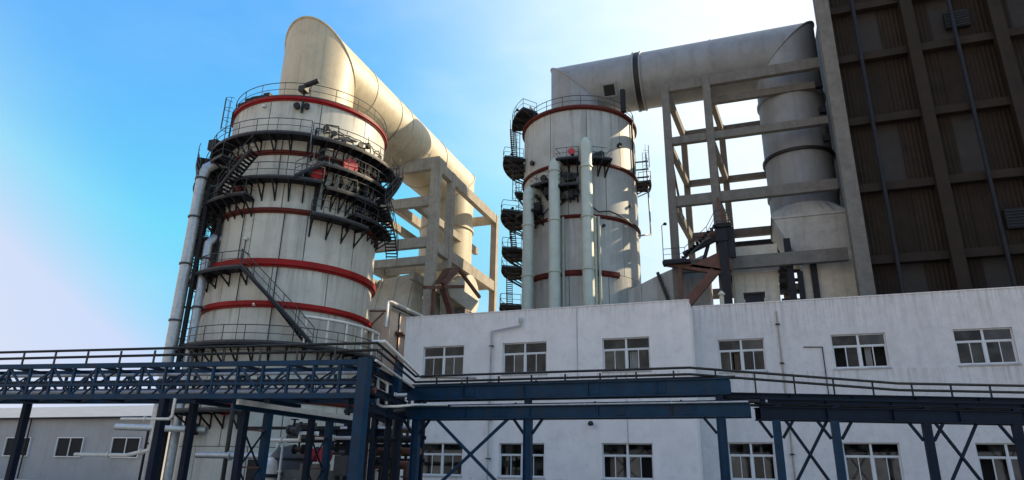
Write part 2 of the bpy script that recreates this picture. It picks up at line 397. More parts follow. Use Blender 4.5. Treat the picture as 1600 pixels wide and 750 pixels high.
def man_hatch(t, c, R, a, z, r=0.28, m='black', depth=0.22, name='manhole'):
    rad = Vector((math.cos(R_(a)), math.sin(R_(a)), 0)); p = P(c, R-0.05, a, z)
    mb = MB().tube([p, p+rad*(depth+.05)], r, 20).tube([p+rad*depth, p+rad*(depth+0.08)], r*1.22, 20)
    for k in range(10):
        an = 2*math.pi*k/10; tang = Vector((-rad.y, rad.x, 0)); q = p+rad*(depth+0.08)+tang*math.cos(an)*r*1.08+Vector((0,0,1))*math.sin(an)*r*1.08
        mb.tube([q, q+rad*0.05], 0.03, 6)
    return mb.build(name, m, t)
def flange_pipe(t, pts, r, m, name='pipe', n=16, flanges=(), fr=1.18, fm=None, ft=0.12):
    o = MB().tube(pts, r, n).build(name, m, t)
    for p, d in flanges:
        p = Vector(p); d = Vector(d).normalized()
        MB().tube([p-d*ft/2, p+d*ft/2], r*fr, n).build('flange', fm or m, t)
    return o

# ------------------------------------------------------------------ left tower
T1 = (-33.0, 41.5); R = 6.0
t1 = thing('absorber_tower', 'large cream tower with bright red rings and many dark walkways', 'tower', (T1[0], T1[1], 0))
lv = [0, 2.9, 5.9, 9.0, 12.1, 15.0, 18.85, 23.35, 27.8]
shell_courses(t1, T1, R, lv, 'shell', 10, 7.0)
for z, d, h, m in ((27.8,.20,.20,'red'),(23.35,.18,.22,'rust'),(18.85,.20,.24,'rust'),(15.0,.30,.40,'red'),(12.1,.26,.30,'red'),(5.9,.15,.2,'rust')):
    ring(t1, T1, R, z, d, h, m)
MB().lathe(T1, [(R+0.1,27.95),(R-0.2,28.05),(3.0,28.9)], 64).build('tower_roof', 'shell', t1)
# top guard rail
o = MB(); railing_mb(o, [P(T1, R+0.05, a, 27.95) for a in range(-200, 101, 6)], h=1.15, step=1.5); o.build('railing', 'rail', t1)
# small items along the top edge
for k, a in enumerate((-130,-124,-118,-112,-106,-100,-94,-88)):
    h_ = random.uniform(.25,.5); MB().box(P(T1,R-0.15,a,28.0)-Vector((.28,.2,0)), P(T1,R-0.15,a,28.0)+Vector((.28,.2,h_))).build('vent_box', 'dark', t1)
p = P(T1, R+0.15, -60, 28.3)
mb = MB().tube([P(T1,R+0.1,-60,26.6), P(T1,R+0.1,-60,28.6)], 0.09, 8).box(p-Vector((.35,.3,0)), p+Vector((.25,.3,.45))).tube([p+Vector((0,0,.55)), p+Vector((1.1,.1,.85))], 0.2, 12)
mb.build('hoist_motor', 'black', t1)
for a, z, r in ((-63.5,27.05,.2),(-57,27.1,.18)): man_hatch(t1, T1, R, a, z, r, 'black', 0.3, 'nozzle')
# walkways
platform(t1, T1, R, 1.25, -152, -52, 24.35, br=11)
platform(t1, T1, R, 1.3, -51, 26, 24.2, br=8, drop=1.3)
platform(t1, T1, R, 1.1, -46, 14, 22.35, br=6, drop=1.2)
platform(t1, T1, R, 1.1, -98, -42, 20.95, br=9, drop=1.35)
platform(t1, T1, R, 1.25, -40, 22, 20.55, br=6, drop=1.2)
platform(t1, T1, R, 1.3, -150, -84, 19.65, br=7, drop=1.2)
platform(t1, T1, R, 1.25, -46, -10, 18.45, br=11, drop=1.3)
platform(t1, T1, R, 2.0, -168, -128, 21.6, br=9, drop=1.2)
platform(t1, T1, R, 1.9, -165, -126, 17.4, br=9, drop=1.2)
platform(t1, T1, R, 1.5, -150, -104, 22.9, br=8, drop=1.0)
platform(t1, T1, R, 1.2, -20, 28, 19.2, br=8, drop=1.0)
platform(t1, T1, R, 1.2, -150, -80, 14.35, br=14, drop=0.9, rail='rail')
platform(t1, T1, R, 1.25, -150, 30, 9.3, br=10, drop=1.2)
platform(t1, T1, R, 1.3, -120, -72, 5.05, br=9, drop=1.0)
helical_stair(t1, T1, R+1.0, -98, 19.65, -80, 22.6)
helical_stair(t1, T1, R+1.1, -118, 21.6, -140, 24.35)
helical_stair(t1, T1, R+0.15, -58, 20.95, -42, 22.35)
helical_stair(t1, T1, R+0.9, -4, 20.55, 20, 24.2)
helical_stair(t1, T1, R+0.9, 20, 17.3, -2, 20.55)
helical_stair(t1, T1, R+0.2, -80, 14.35, -38, 9.3, wd=0.95, rail='rail')
helical_stair(t1, T1, R+0.9, -138, 17.4, -118, 19.65)
helical_stair(t1, T1, R+0.6, -150, 14.35, -128, 17.4)
ladder(t1, T1, R+1.1, 8, 20.55, 24.2)
ladder(t1, T1, R, -12, 18.45, 22.3)
ladder(t1, T1, R, -128, 24.4, 28.2)
ladder(t1, T1, R, -134, 9.4, 17.4)
ladder(t1, T1, R+0.2, -120, 14.4, 19.6)
for a in (-156,-146): 
    MB().bar(P(T1, R+1.8, a, 9.3), P(T1, R+1.8, a, 24.6), 0.16, 0.16).build('walkway_post', 'dark', t1)
# equipment on the walkways: nozzles, small valves, cable trays
rv_ = random.Random(5)
for a, z in ((-38,25.1),(-31.5,24.75),(-27,25.2),(-19,24.9),(-12,25.1),(-6,24.7),(3,24.95),(-43,25.5),(-49,24.9),(-35,21.2),(-28,21.5),(-20,21.1),(-10,21.6),(-50,21.6),(-140,20.3),(-125,20.6),(-112,20.2),(-145,22.4),(-133,22.6)):
    L_ = rv_.uniform(.35,.9); r_ = rv_.uniform(.06,.14)
    q = P(T1, R+L_, a, z); rad = (P(T1,1,a,0)-P(T1,0,a,0)).normalized(); tg = Vector((-rad.y,rad.x,0))
    mb = MB().tube([P(T1,R,a,z), q], r_, 10).tube([q-rad*0.05, q+rad*0.06], r_*1.8, 12)
    k_ = rv_.random()
    if k_ < .4: mb.tube([q, q+Vector((0,0,.3)), q+Vector((0,0,.35))+tg*.9, q+Vector((0,0,-.5))+tg*1.0], 0.05, 6)
    elif k_ < .7: mb.box(q+Vector((-.16,-.12,-.1)), q+Vector((.16,.12,.35))); mb.tube([q+Vector((0,0,.3)), q+Vector((0,0,.9))], .035, 6)
    else: mb.tube([q-tg*.8+Vector((0,0,-.2)), q-tg*.2, q+tg*.7], .07, 8)
    mb.build('instrument_valve', 'black' if k_ < .8 else 'rail', t1)
for a0, a1, z, r_ in ((-50,18,24.5,.07),(-46,10,25.45,.04),(-44,12,23.0,.06),(-40,16,21.0,.08),(-148,-100,20.2,.08),(-150,-118,24.9,.06)):
    MB().tube([P(T1, R+.35+.1*math.sin(a), a, z+.12*math.sin(a*.7)) for a in range(a0, a1+1, 4)], r_, 6).build('service_line', 'black', t1)
for a, z0, z1, w_ in ((-114,13.9,19.4,.55),(-134,9.4,21.5,.5),(-9,18.4,24.1,.3),(-44,18.5,24.1,.25)):
    rad = (P(T1,1,a,0)-P(T1,0,a,0)).normalized(); MB().bar(P(T1,R+.22,a,z0), P(T1,R+.22,a,z1), w_, .16, tuple(rad)).build('cable_tray', 'dark', t1)
for a, z in ((-140,25.6),(-146,23.2),(-152,19.9),(-138,18.5)):
    q = P(T1,R+1.1,a,z); MB().box(q-Vector((.4,.3,.5)), q+Vector((.35,.3,.35))).build('control_box', 'dark', t1)
man_hatch(t1, T1, R+0.3, -24.5, 22.95, 0.50, 'valve', 0.35, 'red_manhole')
man_hatch(t1, T1, R+0.5, -45.5, 21.75, 0.50, 'red', 0.35, 'red_manhole')
man_hatch(t1, T1, R+0.1, -97.5, 20.35, 0.40, 'rust', 0.3, 'rusty_manhole')
man_hatch(t1, T1, R+0.1, -80.5, 5.25, 0.40, 'red', 0.3, 'red_manhole')
for a, z in ((-86,16.7),(-73,12.0),(-92,24.0),(-88,27.2)):
    q = P(T1, R+0.12, a, z); MB().lathe((q.x,q.y), [(0,q.z+.16),(0.12,q.z+.13),(0.17,q.z),(0.12,q.z-.1),(0,q.z-.13)], 12).build('bulkhead_lamp', 'lag', t1)
for a0, z0, z1 in ((-62,9.4,18.7),(-86,12.2,16.6),(-90,15.2,18.7),(-70,20.9,24.3),(-52,20.9,24.3)):
    MB().tube([P(T1,R+0.09,a0,z0), P(T1,R+0.09,a0,z1)], 0.035, 6).build('cable_conduit', 'dark', t1)
# bright handrail pipe on posts round the lower right of the tower
mb = MB().tube([P(T1, R+1.05, a, 11.2) for a in range(-44, 19, 4)], 0.12, 8)
o = mb.build('curved_rail_pipe', 'lag', t1)
for a in (-42,-30,-18,-6,6,16): MB().tube([P(T1,R+1.05,a,9.3), P(T1,R+1.05,a,11.2)], 0.09, 8).build('rail_post', 'lag', o)
# white nozzle pipe with black valve at the foot
a = -92; rad = (P(T1,1,a,0)-P(T1,0,a,0)).normalized(); q = P(T1, R, a, 3.9)
tp = thing('nozzle_pipe', 'white clad pipe with black valve end pointing at the foot of the left tower', 'pipe', (-36.5, 33.9, 0))
MB().tube([(-38.4,33.1,3.95),(-35.9,34.2,3.92),(-34.2,34.9,3.9),(-33.4,35.4,3.9)], 0.20, 14).build('pipe', 'lag', tp)
MB().tube([(-34.35,34.84,3.9),(-33.75,35.1,3.9)], 0.36, 14).build('valve', 'black', tp)
MB().tube([(-36.5,33.9,0),(-36.5,33.9,3.75)], 0.08, 8).build('support_post', 'dark', tp)

# left flue duct: up, mitre, back along +Y, mitre, down
DR = 3.05; DZ = 34.3; Y2 = 68.0
def mitred(parent, c0, axis, L, zc, zb0, zb1, m, seams, n=56, plates=None):
    """vertical leg, horizontal leg and downcomer, cut at 45 degrees"""
    ax = Vector(axis); sdv = Vector((-ax.y, ax.x, 0)); C0 = Vector((c0[0], c0[1], 0))
    def leg(name, f0, f1):
        mb = MB(); vs = []
        for j in range(n):
            an = 2*math.pi*j/n; vs.append(f0(an)); vs.append(f1(an))
        mb.add(vs, [(2*j, 2*((j+1) % n), 2*((j+1) % n)+1, 2*j+1) for j in range(n)], True)
        return mb.build(name, m, parent)
    U = Vector((0,0,1))
    def vleg(base, zbot, sgn):
        return (lambda an: base + ax*math.cos(an)*DR + sdv*math.sin(an)*DR + U*zbot,
                lambda an: base + ax*math.cos(an)*DR + sdv*math.sin(an)*DR + U*(zc - sgn*math.cos(an)*DR))
    f0, f1 = vleg(C0, zb0, 1); leg('riser_section', f0, f1)
    C1 = C0 + ax*L
    f0, f1 = vleg(C1, zb1, -1); leg('downcomer_section', f0, f1)
    g = lambda off, sg: (lambda an: C0 + ax*off + ax*(sg*(math.cos(an))*DR) + U*(zc - math.cos(an)*DR) + sdv*math.sin(an)*DR)
    def horiz(o0, s0, o1, s1):
        leg('horizontal_section', g(o0, s0), g(o1, s1))
    cuts = [0]+seams+[L]
    for i in range(len(cuts)-1):
        horiz(cuts[i]+(0.03 if i else 0), 1 if i == 0 else 0, cuts[i+1]-(0.03 if i < len(cuts)-2 else 0), -1 if i == len(cuts)-2 else 0)
    for s_ in seams:
        mb = MB(); vs = []
        for j in range(n):
            an = 2*math.pi*j/n
            for dd, rr in ((-0.09,DR-.01),(-0.09,DR+.06),(0.09,DR+.06),(0.09,DR-.01)):
                vs.append(C0+ax*(s_+dd)+U*(zc-math.cos(an)*rr)+sdv*math.sin(an)*rr)
        fs = []
        for j in range(n):
            a = 4*j; b = 4*((j+1) % n)
            for q in range(4): fs.append((a+q, b+q, b+(q+1) % 4, a+(q+1) % 4))
        mb.add(vs, fs); mb.build('flange', m, parent)
    # mitre seams: a thin standing rib
    for base, sg in ((C0, 1), (C1, -1)):
        pts = [base + ax*math.cos(an)*(DR+.02) + sdv*math.sin(an)*(DR+.02) + U*(zc - sg*math.cos(an)*(DR+.02)) for an in [2*math.pi*j/40 for j in range(40)]]
        MB().tube(pts, 0.10, 6, closed=True).build('mitre_rib', m, parent)
d1 = thing('flue_duct', 'thick sunlit cream duct rising from the left tower and running back over the concrete frame', 'duct', (T1[0], T1[1], 28.2))
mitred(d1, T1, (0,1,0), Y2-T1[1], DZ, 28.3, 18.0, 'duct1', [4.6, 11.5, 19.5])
for z in (23.0, 28.5):
    MB().sector((T1[0],Y2), DR-.02, DR+.16, 0, 360, z-.13, z+.13, n=56).build('flange', 'duct1', d1)
# dark expansion joint
mb = MB(); n = 56; vs = []
for j in range(n):
    an = 2*math.pi*j/n
    for y_ in (T1[1]+9.1, T1[1]+9.22): vs.append((T1[0]+math.sin(an)*(DR+.02), y_, DZ-math.cos(an)*(DR+.02)))
mb.add(vs, [(2*j, 2*((j+1) % n), 2*((j+1) % n)+1, 2*j+1) for j in range(n)], True); mb.build('expansion_joint', 'seam', d1)

# ------------------------------------------------------------------ left concrete frame
def vbeam(parent, a, b, wd, h, m, name='beam', seamx=0.0): MB().bar(a, b, wd, h).build(name, m, parent)
def column(parent, x, y, z1, s_, m, z0=0.0):
    MB().box((x-s_/2,y-s_/2,z0),(x+s_/2,y+s_/2,z1)).build('column', m, parent)
f1 = thing('concrete_frame', 'open sunlit concrete frame holding up the cream duct beside the left tower', 'frame', (-33.0, 63.5, 0))
CX = (-38.0, -28.4); CY = (55.5, 59.0, 71.8)
for x in CX:
    for y in CY: column(f1, x, y, 31.4, 0.85 if y < 56 else 0.72, 'conc')
for z, h in ((30.85,1.1),(22.4,1.15),(14.5,1.0)):
    for x in CX:
        for i in range(2):
            MB().box((x-.3,CY[i]+.43,z-h/2),(x+.3,CY[i+1]-.37,z+h/2)).build('beam', 'conc', f1)
for z, h in ((30.9,1.0),(27.0,1.0),(22.7,1.0),(20.85,.8),(14.5,1.0)):
    for y in CY[::2]:
        if y > 60 and z in (27.0, 20.85): continue
        MB().box((CX[0]+.43,y-.3,z-h/2),(CX[1]-.43,y+.3,z+h/2)).build('beam', 'conc', f1)
for x in (-30.6,-35.8):
    for z in (26.9, 19.6): MB().box((x-.25,55.85,z-.4),(x+.25,71.5,z+.4)).build('beam', 'conc', f1)
MB().box((CX[0]+.43,62.5,22.1),(CX[1]-.43,63.1,22.9)).build('beam', 'conc', f1)
MB().box((-37.5,55.3,31.42),(-28.1,57.2,31.75)).build('roof_slab', 'conc', f1)

# inlet hood beside the frame, casing and brown steel under the frame
hd = thing('inlet_duct', 'wide beige sloping inlet duct between the left tower and the concrete frame', 'duct', (-34, 60, 0))
vs = [(-41,56.6,9),(-31.2,56.6,9),(-31.2,66,9),(-41,66,9),(-41,58.5,19.6),(-31.4,58.0,20.5),(-31.4,64.5,20.5),(-41,64.5,19.6),(-31.0,56.6,15.5),(-41,56.6,15.5),(-31.0,66,15.5),(-41,66,15.5)]
mb = MB().add(vs, [(0,1,8,9),(9,8,5,4),(1,2,10,8),(8,10,6,5),(4,5,6,7),(2,3,11,10),(10,11,7,6),(3,0,9,11),(11,9,4,7),(0,3,2,1)])
mb.build('casing', 'fan', hd)
for k in range(6):
    x = -40.5+k*1.8; MB().bar((x,56.55,9.2),(x,56.55,15.4),0.12,0.14,(1,0,0)).bar((x,56.5,15.4),(x,57.95,19.8+k*.12),0.12,0.14,(1,0,0)).build('stiffening_rib', 'fan', hd)
fc = thing('fan_casing', 'small cream rounded casing with flat sloping cover under the concrete frame', 'fan casing', (-28.3, 66.0, 0))
MB().tube([(-30.7,64.4,19.6),(-27.9,64.4,19.6)], 2.05, 28).build('volute', 'fan', fc)
for x in (-30.6,-29.3,-28.0): MB().tube([(x-.05,64.4,19.6),(x+.05,64.4,19.6)], 2.15, 28).build('stiffening_rib', 'fan', fc)
MB().bar((-30.2,61.9,20.3),(-26.7,62.4,17.8),.3,1.3).build('cover_plate', 'fan', fc)
MB().box((-30.6,62.8,0),(-27.9,66.2,17.7)).build('pedestal', 'conc2', fc)
bs = thing('brace_steelwork', 'rusty brown braced steelwork in front of the cream fan casing', 'steelwork', (-27.5, 59.5, 0))
for a, b, s_ in (((-27.45,52.6,17.3),(-27.45,56.4,18.3),.3),((-27.3,56.1,18.5),(-27.3,59.3,21.0),.4),((-27.4,56.3,18.3),(-27.4,59.2,15.4),.55),
                ((-27.6,54.8,12.2),(-27.6,54.8,17.9),.28),((-27.2,59.2,20.9),(-26.6,63.5,19.0),.28),((-27.6,58.9,12.2),(-27.6,58.9,15.6),.4),((-27.2,55.9,18.2),(-26.4,58.8,18.9),.3)):
    MB().bar(a, b, s_, s_).build('brace', 'brown', bs)
MB().add([(-27.75,55.0,18.2),(-27.75,56.6,18.7),(-27.75,58.8,21.0),(-27.75,56.9,20.3),(-27.62,55.0,18.2),(-27.62,56.6,18.7),(-27.62,58.8,21.0),(-27.62,56.9,20.3)],
         [(3,2,1,0),(4,5,6,7),(0,1,5,4),(1,2,6,5),(2,3,7,6),(3,0,4,7)]).build('gusset_plate', 'brown', bs)

# ------------------------------------------------------------------ centre tower
T2 = (-16.0, 64.9)
t2 = thing('absorber_tower', 'grey cylindrical tower with dull red rings and three pale pipes up its front', 'tower', (T2[0], T2[1], 0))
lv = [0, 4.5, 9.2, 14.2, 19.5, 25.15, 30.75, 37.0]
shell_courses(t2, T2, R, lv, 'shell2', 10, 3.0)
for z, d, h, m in ((37.0,.26,.36,'rust'),(30.75,.18,.26,'rust'),(25.15,.2,.26,'rust'),(14.2,.2,.3,'rust')): ring(t2, T2, R, z, d, h*.8, m)
ring(t2, T2, R, 19.5, 0.18, 0.42, 'rust', -140, -40)
MB().lathe(T2, [(R+0.1,37.18),(R-0.2,37.3),(3.0,38.2)], 64).build('tower_roof', 'shell2', t2)
o = MB(); railing_mb(o, [P(T2, R-0.05, a, 37.2) for a in range(-200, 31, 6)], h=1.2, step=1.6, r=.04); o.build('railing', 'rail', t2)
for z, a0, a1, wd in ((33.4,-190,-148,2.3),(27.2,-190,-146,2.4),(23.4,-186,-152,2.2),(21.4,-186,-152,2.2),(17.4,-188,-150,2.3),(30.3,-182,-166,1.0)):
    platform(t2, T2, R, wd, a0, a1, z, br=10, drop=1.5, bw=.12)
platform(t2, T2, R-0.6, 2.0, -168, -128, 38.0, br=12, drop=1.0)
for a0,z0,a1,z1 in ((-170,17.4,-158,21.4),(-184,23.4,-170,27.2),(-184,33.4,-166,38.0)):
    helical_stair(t2, T2, R+.9, a0, z0, a1, z1, wd=.6)
for a, z0, z1 in ((-160,27.2,33.4),(-163,33.4,38.0),(-162,21.4,23.4)): ladder(t2, T2, R+0.3, a, z0, z1)
for a, z, r_ in ((-178,33.4,8.1),(-184,27.2,8.2),(-165,38.0,7.2),(-178,23.4,8.0)): lamp_pole(t2, P(T2, r_, a, z), 2.1)
for a, z in ((-128,31.9),(-35,33.2)): man_hatch(t2, T2, R, a, z, .22, 'black', .25, 'nozzle')
for a, z in ((-22,27.0),(-131,20.6),(-55,24.2),(-86,30.4)): man_hatch(t2, T2, R, a, z, .12, 'black', .2, 'nozzle')
# valve balconies among the pipes
for a0, a1, z in ((-94,-77,30.7),(-67,-51,30.7),(-117,-99,28.5),(-93,-77,27.9)):
    platform(t2, T2, R, 1.5, a0, a1, z, br=9, drop=1.3, bw=.13)
platform(t2, T2, R, 1.6, -134, -112, 25.9, br=9, drop=1.2, bw=.14)
for a, z, sx in ((-85,28.9,.7),(-83,27.1,.5),(-115,26.4,.8),(-123,27.0,.5),(-104,27.7,.5)):
    q = P(T2,R+.7,a,z); MB().box(q-Vector((sx/2,.4,.45)), q+Vector((sx/2,.4,.4))).build('valve_box', 'dark', t2)
q = P(T2, R+1.3, -82, 31.35)
MB().tube([P(T2,R,-82,31.35), q], .16, 10).build('valve_pipe', 'black', t2)
MB().tube([q-Vector((0,.05,0)), q-Vector((0,.2,0))], .34, 14).build('valve_wheel', 'valve', t2)
for a, z in ((-88,29.2),(-81,29.0),(-84,28.4),(-108,29.3),(-119,26.2),(-122,25.6),(-79,27.3),(-91,27.0),(-58,31.4),(-62,31.2)):
    q = P(T2, R+.7, a, z); MB().tube([P(T2,R,a,z), q], .2, 10).tube([q, q+(q-P(T2,R,a,z)).normalized()*.15], .36, 12).build('nozzle', 'black', t2)
# slim pipes and cables
for a in (-91.5, -63.5, -60.0): MB().tube([P(T2,R+.28,a,0), P(T2,R+.28,a,25.0)], .14, 8).build('slim_pipe', 'frp', t2)
def drape(pts, r): return MB().tube([P(T2,R+.3,a,z) for a,z in pts], r, 6).build('hanging_cable', 'black', t2)
drape([(-125,24.4),(-112,25.6),(-104,26.3),(-97,25.9),(-92,26.5),(-86,26.9)], .06)
drape([(-72,26.9),(-66,26.0),(-60,25.5),(-50,25.7),(-40,25.5),(-30,25.2),(-20,24.8),(-8,24.6)], .07)
# right-hand side: bracketed ladder and looping pipe
platform(t2, T2, R, 1.5, 2, 22, 30.6, br=9, drop=.9)
lp = MB().tube([P(T2,R+1.1,6,34.0), P(T2,R+1.2,6,24.9), P(T2,R+.2,-8,24.3)], .09, 8).build('looping_pipe', 'galv', t2)
ladder(t2, T2, R+.5, 8, 30.6, 34.2)
for z in (31.3,32.2,33.1): MB().bar(P(T2,R,6,z), P(T2,R+1.3,6,z), .12, .12).build('bracket', 'dark', t2)
MB().tube([P(T2,R+.15,-12,30.9), P(T2,R+.15,-12,37.2)], .1, 8).build('slim_pipe', 'dark', t2)
MB().tube([P(T2,R+.2,-28,37.3), P(T2,R+.2,-28,39.9)], .28, 10).build('duct_strut', 'dark', t2)
MB().box(P(T2,R-.4,-138,38.0), P(T2,R+.2,-134,38.9)).build('junction_box', 'fan', t2)

d2 = thing('flue_duct', 'thick grey duct crossing from the centre tower top to the right concrete frame', 'duct', (T2[0], T2[1], 37.2))
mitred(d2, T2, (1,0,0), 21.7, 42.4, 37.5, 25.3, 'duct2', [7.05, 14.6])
for z, m in ((30.6,'black'),(36.9,'duct2'),(26.9,'duct2')):
    MB().sector((T2[0]+21.7,T2[1]), DR-.02, DR+(.22 if m == 'black' else .15), 0, 360, z-.14, z+.14, n=56).build('flange', m, d2)
def xband(x0, x1, rr, m, name):
    mb = MB(); n = 56; vs = []
    for j in range(n):
        an = 2*math.pi*j/n
        for x, r in ((x0,DR-.02),(x0,rr),(x1,rr),(x1,DR-.02)): vs.append((x, T2[1]+math.sin(an)*r, 42.4-math.cos(an)*r))
    fs = []
    for j in range(n):
        a = 4*j; b = 4*((j+1) % n)
        for q in range(4): fs.append((a+q, b+q, b+(q+1) % 4, a+(q+1) % 4))
    mb.add(vs, fs); return mb.build(name, m, d2)
xband(-9.3,-8.75,DR+.12,'black','expansion_joint')
xband(-9.5,-9.31,DR+.2,'duct2','flange'); xband(-8.74,-8.58,DR+.2,'duct2','flange')
an = R_(52)   # hatch on the lower front of the duct
nrm = Vector((0,-math.sin(an),-math.cos(an))); q = Vector((-12.0,T2[1],42.4))+nrm*DR
tan_ = Vector((1,0,0)).cross(nrm)
for s_, m, nm, th in ((1.5,'duct2','hatch_frame',.12),(1.15,'hole','hatch_opening',.16)):
    MB().bar(q-nrm*.1, q+nrm*th, s_, s_, tuple(tan_)).build(nm, m, d2)

# pale pipes on the front of the centre tower
pg = 'pale green pipes up the front of the centre tower'
def riser(x, y, ztop, label, r=0.55):
    t = thing('riser_pipe', label, 'pipe', (x, y, 0), pg)
    c = Vector((T2[0], T2[1], ztop)); q = Vector((x,y,ztop)); dd = (c-q).normalized()
    MB().tube([(x,y,0),(x,y,ztop-.5),(x+dd.x*.22,y+dd.y*.22,ztop-.1),(x+dd.x*.75,y+dd.y*.75,ztop),(x+dd.x*1.6,y+dd.y*1.6,ztop)], r, 18).build('pipe', 'frp', t)
    z = 4.0
    while z < ztop-1:
        MB().sector((x,y), r-.02, r+.09, 0, 360, z-.07, z+.07, n=20).build('flange', 'frp', t)
        MB().bar((x,y+r,z-.5),(x,y+1.7,z-.5),.12,.12).build('bracket', 'dark', t)
        z += 5.1
    return t
riser(-19.6, 58.4, 28.2, 'leftmost and shortest pale pipe on the front of the centre tower')
riser(-16.75, 57.7, 30.55, 'middle pale pipe on the front of the centre tower, elbow beside dark valve balcony')
riser(-13.55, 57.7, 32.3, 'tallest pale pipe on the centre tower, between the two railed balconies')

# ------------------------------------------------------------------ right concrete frame
f2 = thing('concrete_frame', 'grey open concrete frame under the right end of the crossing grey duct', 'frame', (1.2, 65.5, 0))
FX = (-6.0, -2.05, 3.3); FB = (-5.35, -1.2, 3.6); YF, YB = 60.4, 71.2
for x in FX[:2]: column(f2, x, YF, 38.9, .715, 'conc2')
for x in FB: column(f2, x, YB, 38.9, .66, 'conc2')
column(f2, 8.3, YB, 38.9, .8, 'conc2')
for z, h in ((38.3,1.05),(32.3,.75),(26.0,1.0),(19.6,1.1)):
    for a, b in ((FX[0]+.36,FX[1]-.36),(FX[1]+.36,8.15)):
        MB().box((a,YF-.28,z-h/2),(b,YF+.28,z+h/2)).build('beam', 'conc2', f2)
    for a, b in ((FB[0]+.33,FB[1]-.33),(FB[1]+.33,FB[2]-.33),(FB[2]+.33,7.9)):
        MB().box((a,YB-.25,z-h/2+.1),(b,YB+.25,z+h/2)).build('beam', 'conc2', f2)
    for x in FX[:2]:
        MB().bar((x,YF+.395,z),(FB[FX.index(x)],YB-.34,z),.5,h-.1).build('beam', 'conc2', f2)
MB().box((FX[1]+.39,YF+1.3,36.6),(7.75,YF+1.8,37.3)).build('beam', 'conc2', f2)
for z in (37.2,34.6,24.3,22.4): MB().box((3.64,YB-4.6,z-.25),(4.2,YB-4.1,z+.25)).build('support_stub', 'dark', f2)
# cross braces between front and rear columns
for x, z0, z1 in ((-6.0,26.4,32.0),(-1.85,26.4,32.0)):
    MB().bar((x,YF+.5,z1),(x,YB-.4,z0+1.5),.22,.22).build('brace', 'brown', f2)
for z, h in ((24.6,.5),(23.4,.7)): MB().box((-1.4,YB-.9,z-h/2),(2.9,YB-.5,z+h/2)).build('steel_beam', 'dark', f2)
MB().box((2.95,YB-1.0,19),(3.65,YB-.45,29.5)).build('steel_column', 'dark', f2)
for z in (28.2,26.9): MB().box((3.66,YB-1.0,z-.2),(4.3,YB-.6,z+.2)).build('support_stub', 'dark', f2)
for z in (36.6,33.9,31.0): MB().box((8.9-1.2,YF+.7,z-.3),(8.9-.6,YF+1.2,z+.3)).build('support_stub', 'dark', f2)
MB().box((2.9,YB-1.0,33),(3.6,YB-.4,38.0)).build('steel_column', 'dark', f2)
# low brown/dark steel stair landing at the foot of the frame
st = thing('steel_landing', 'dark rusty steel landing and sloping stair fixed across the right concrete frame', 'stair', (-4.0, 58.8, 0))
for a, b, w_, h_, m in (((-5.2,59.2,20.4),(-1.2,59.2,22.1),.5,.4,'dark'),((-6.7,59.2,19.7),(-1.3,59.2,18.3),.5,.5,'brown'),((-5.9,59.0,15.0),(-2.6,59.0,18.6),.5,.75,'brown'),
                 ((-2.2,59.1,22.7),(-.9,59.1,22.7),.8,.35,'dark'),((-1.75,59.0,14.0),(-1.75,59.0,22.4),.75,.55,'dark'),((-1.1,59.1,19.7),(-1.1,59.1,22.5),.7,.4,'dark'),((-5.6,59.2,13.5),(-5.6,59.2,19.2),.35,.35,'brown'),
                 ((-3.6,59.3,19.4),(-3.0,59.3,21.2),.25,.3,'dark'),((-7.0,58.9,19.6),(-4.6,58.9,19.6),1.0,.3,'dark'),((-1.5,59.6,22.9),(-1.9,59.6,25.6),.25,.3,'brown'),((-3.9,59.1,22.0),(-1.3,59.1,22.0),.3,.3,'brown')):
    MB().bar(a, b, w_, h_).build('steel_member', m, st)
MB().add([(-4.8,58.95,19.2),(-1.2,58.95,18.4),(-1.2,58.95,20.2),(-2.4,58.95,20.2),(-4.8,59.05,19.2),(-1.2,59.05,18.4),(-1.2,59.05,20.2),(-2.4,59.05,20.2)],
         [(0,1,2,3),(7,6,5,4),(0,4,5,1),(1,5,6,2),(2,6,7,3),(3,7,4,0)]).build('gusset_plate', 'brown', st)
MB().box((-2.3,58.6,21.2),(-1.3,59.4,22.3)).build('motor_box', 'dark', st)
mb = MB(); railing_mb(mb, [Vector((-6.9,58.5,19.75)), Vector((-5.0,58.5,19.75)), Vector((-3.0,58.5,21.5)), Vector((-2.2,58.5,22.9)), Vector((-.9,58.5,22.9))], step=.8); mb.build('railing', 'rail', st)
mb = MB()
for k in range(12):
    p0 = Vector((-5.2+k*.26,58.9,20.0+k*.24)); mb.box(p0-Vector((.14,.5,.02)), p0+Vector((.14,.5,.02)))
mb.build('treads', 'dark', st, kind='stuff')
lamp_pole(st, (-6.9,58.6,19.7), 3.4, (.3,0))

# rectangular duct boxes at the foot of the downcomer
bx = thing('duct_casing', 'flared grey casing under the vertical duct in the right frame', 'duct', (5.8, 64, 0))
cx, cy = T2[0]+21.7, T2[1]
mb = MB(); n = 32; vs = []
for j in range(n):
    an = 2*math.pi*j/n; ca, sa = math.cos(an), math.sin(an); k = 1/max(abs(ca), abs(sa))
    vs.append((cx+ca*DR, cy+sa*DR, 25.3)); vs.append((cx+ca*k*3.2, cy+sa*k*3.2, 24.0))
mb.add(vs, [(2*j, 2*((j+1) % n), 2*((j+1) % n)+1, 2*j+1) for j in range(n)]); mb.build('transition', 'casing', bx)
vs = [(4.3,62.1,20.31),(9.0,62.1,20.31),(9.0,67.6,20.31),(4.3,67.6,20.31),(2.7,61.7,23.8),(9.1,61.7,23.8),(9.1,68.1,23.8),(2.7,68.1,23.8)]
MB().add(vs, [(0,3,2,1),(4,5,6,7),(0,1,5,4),(1,2,6,5),(2,3,7,6),(3,0,4,7)]).build('hopper', 'casing', bx)
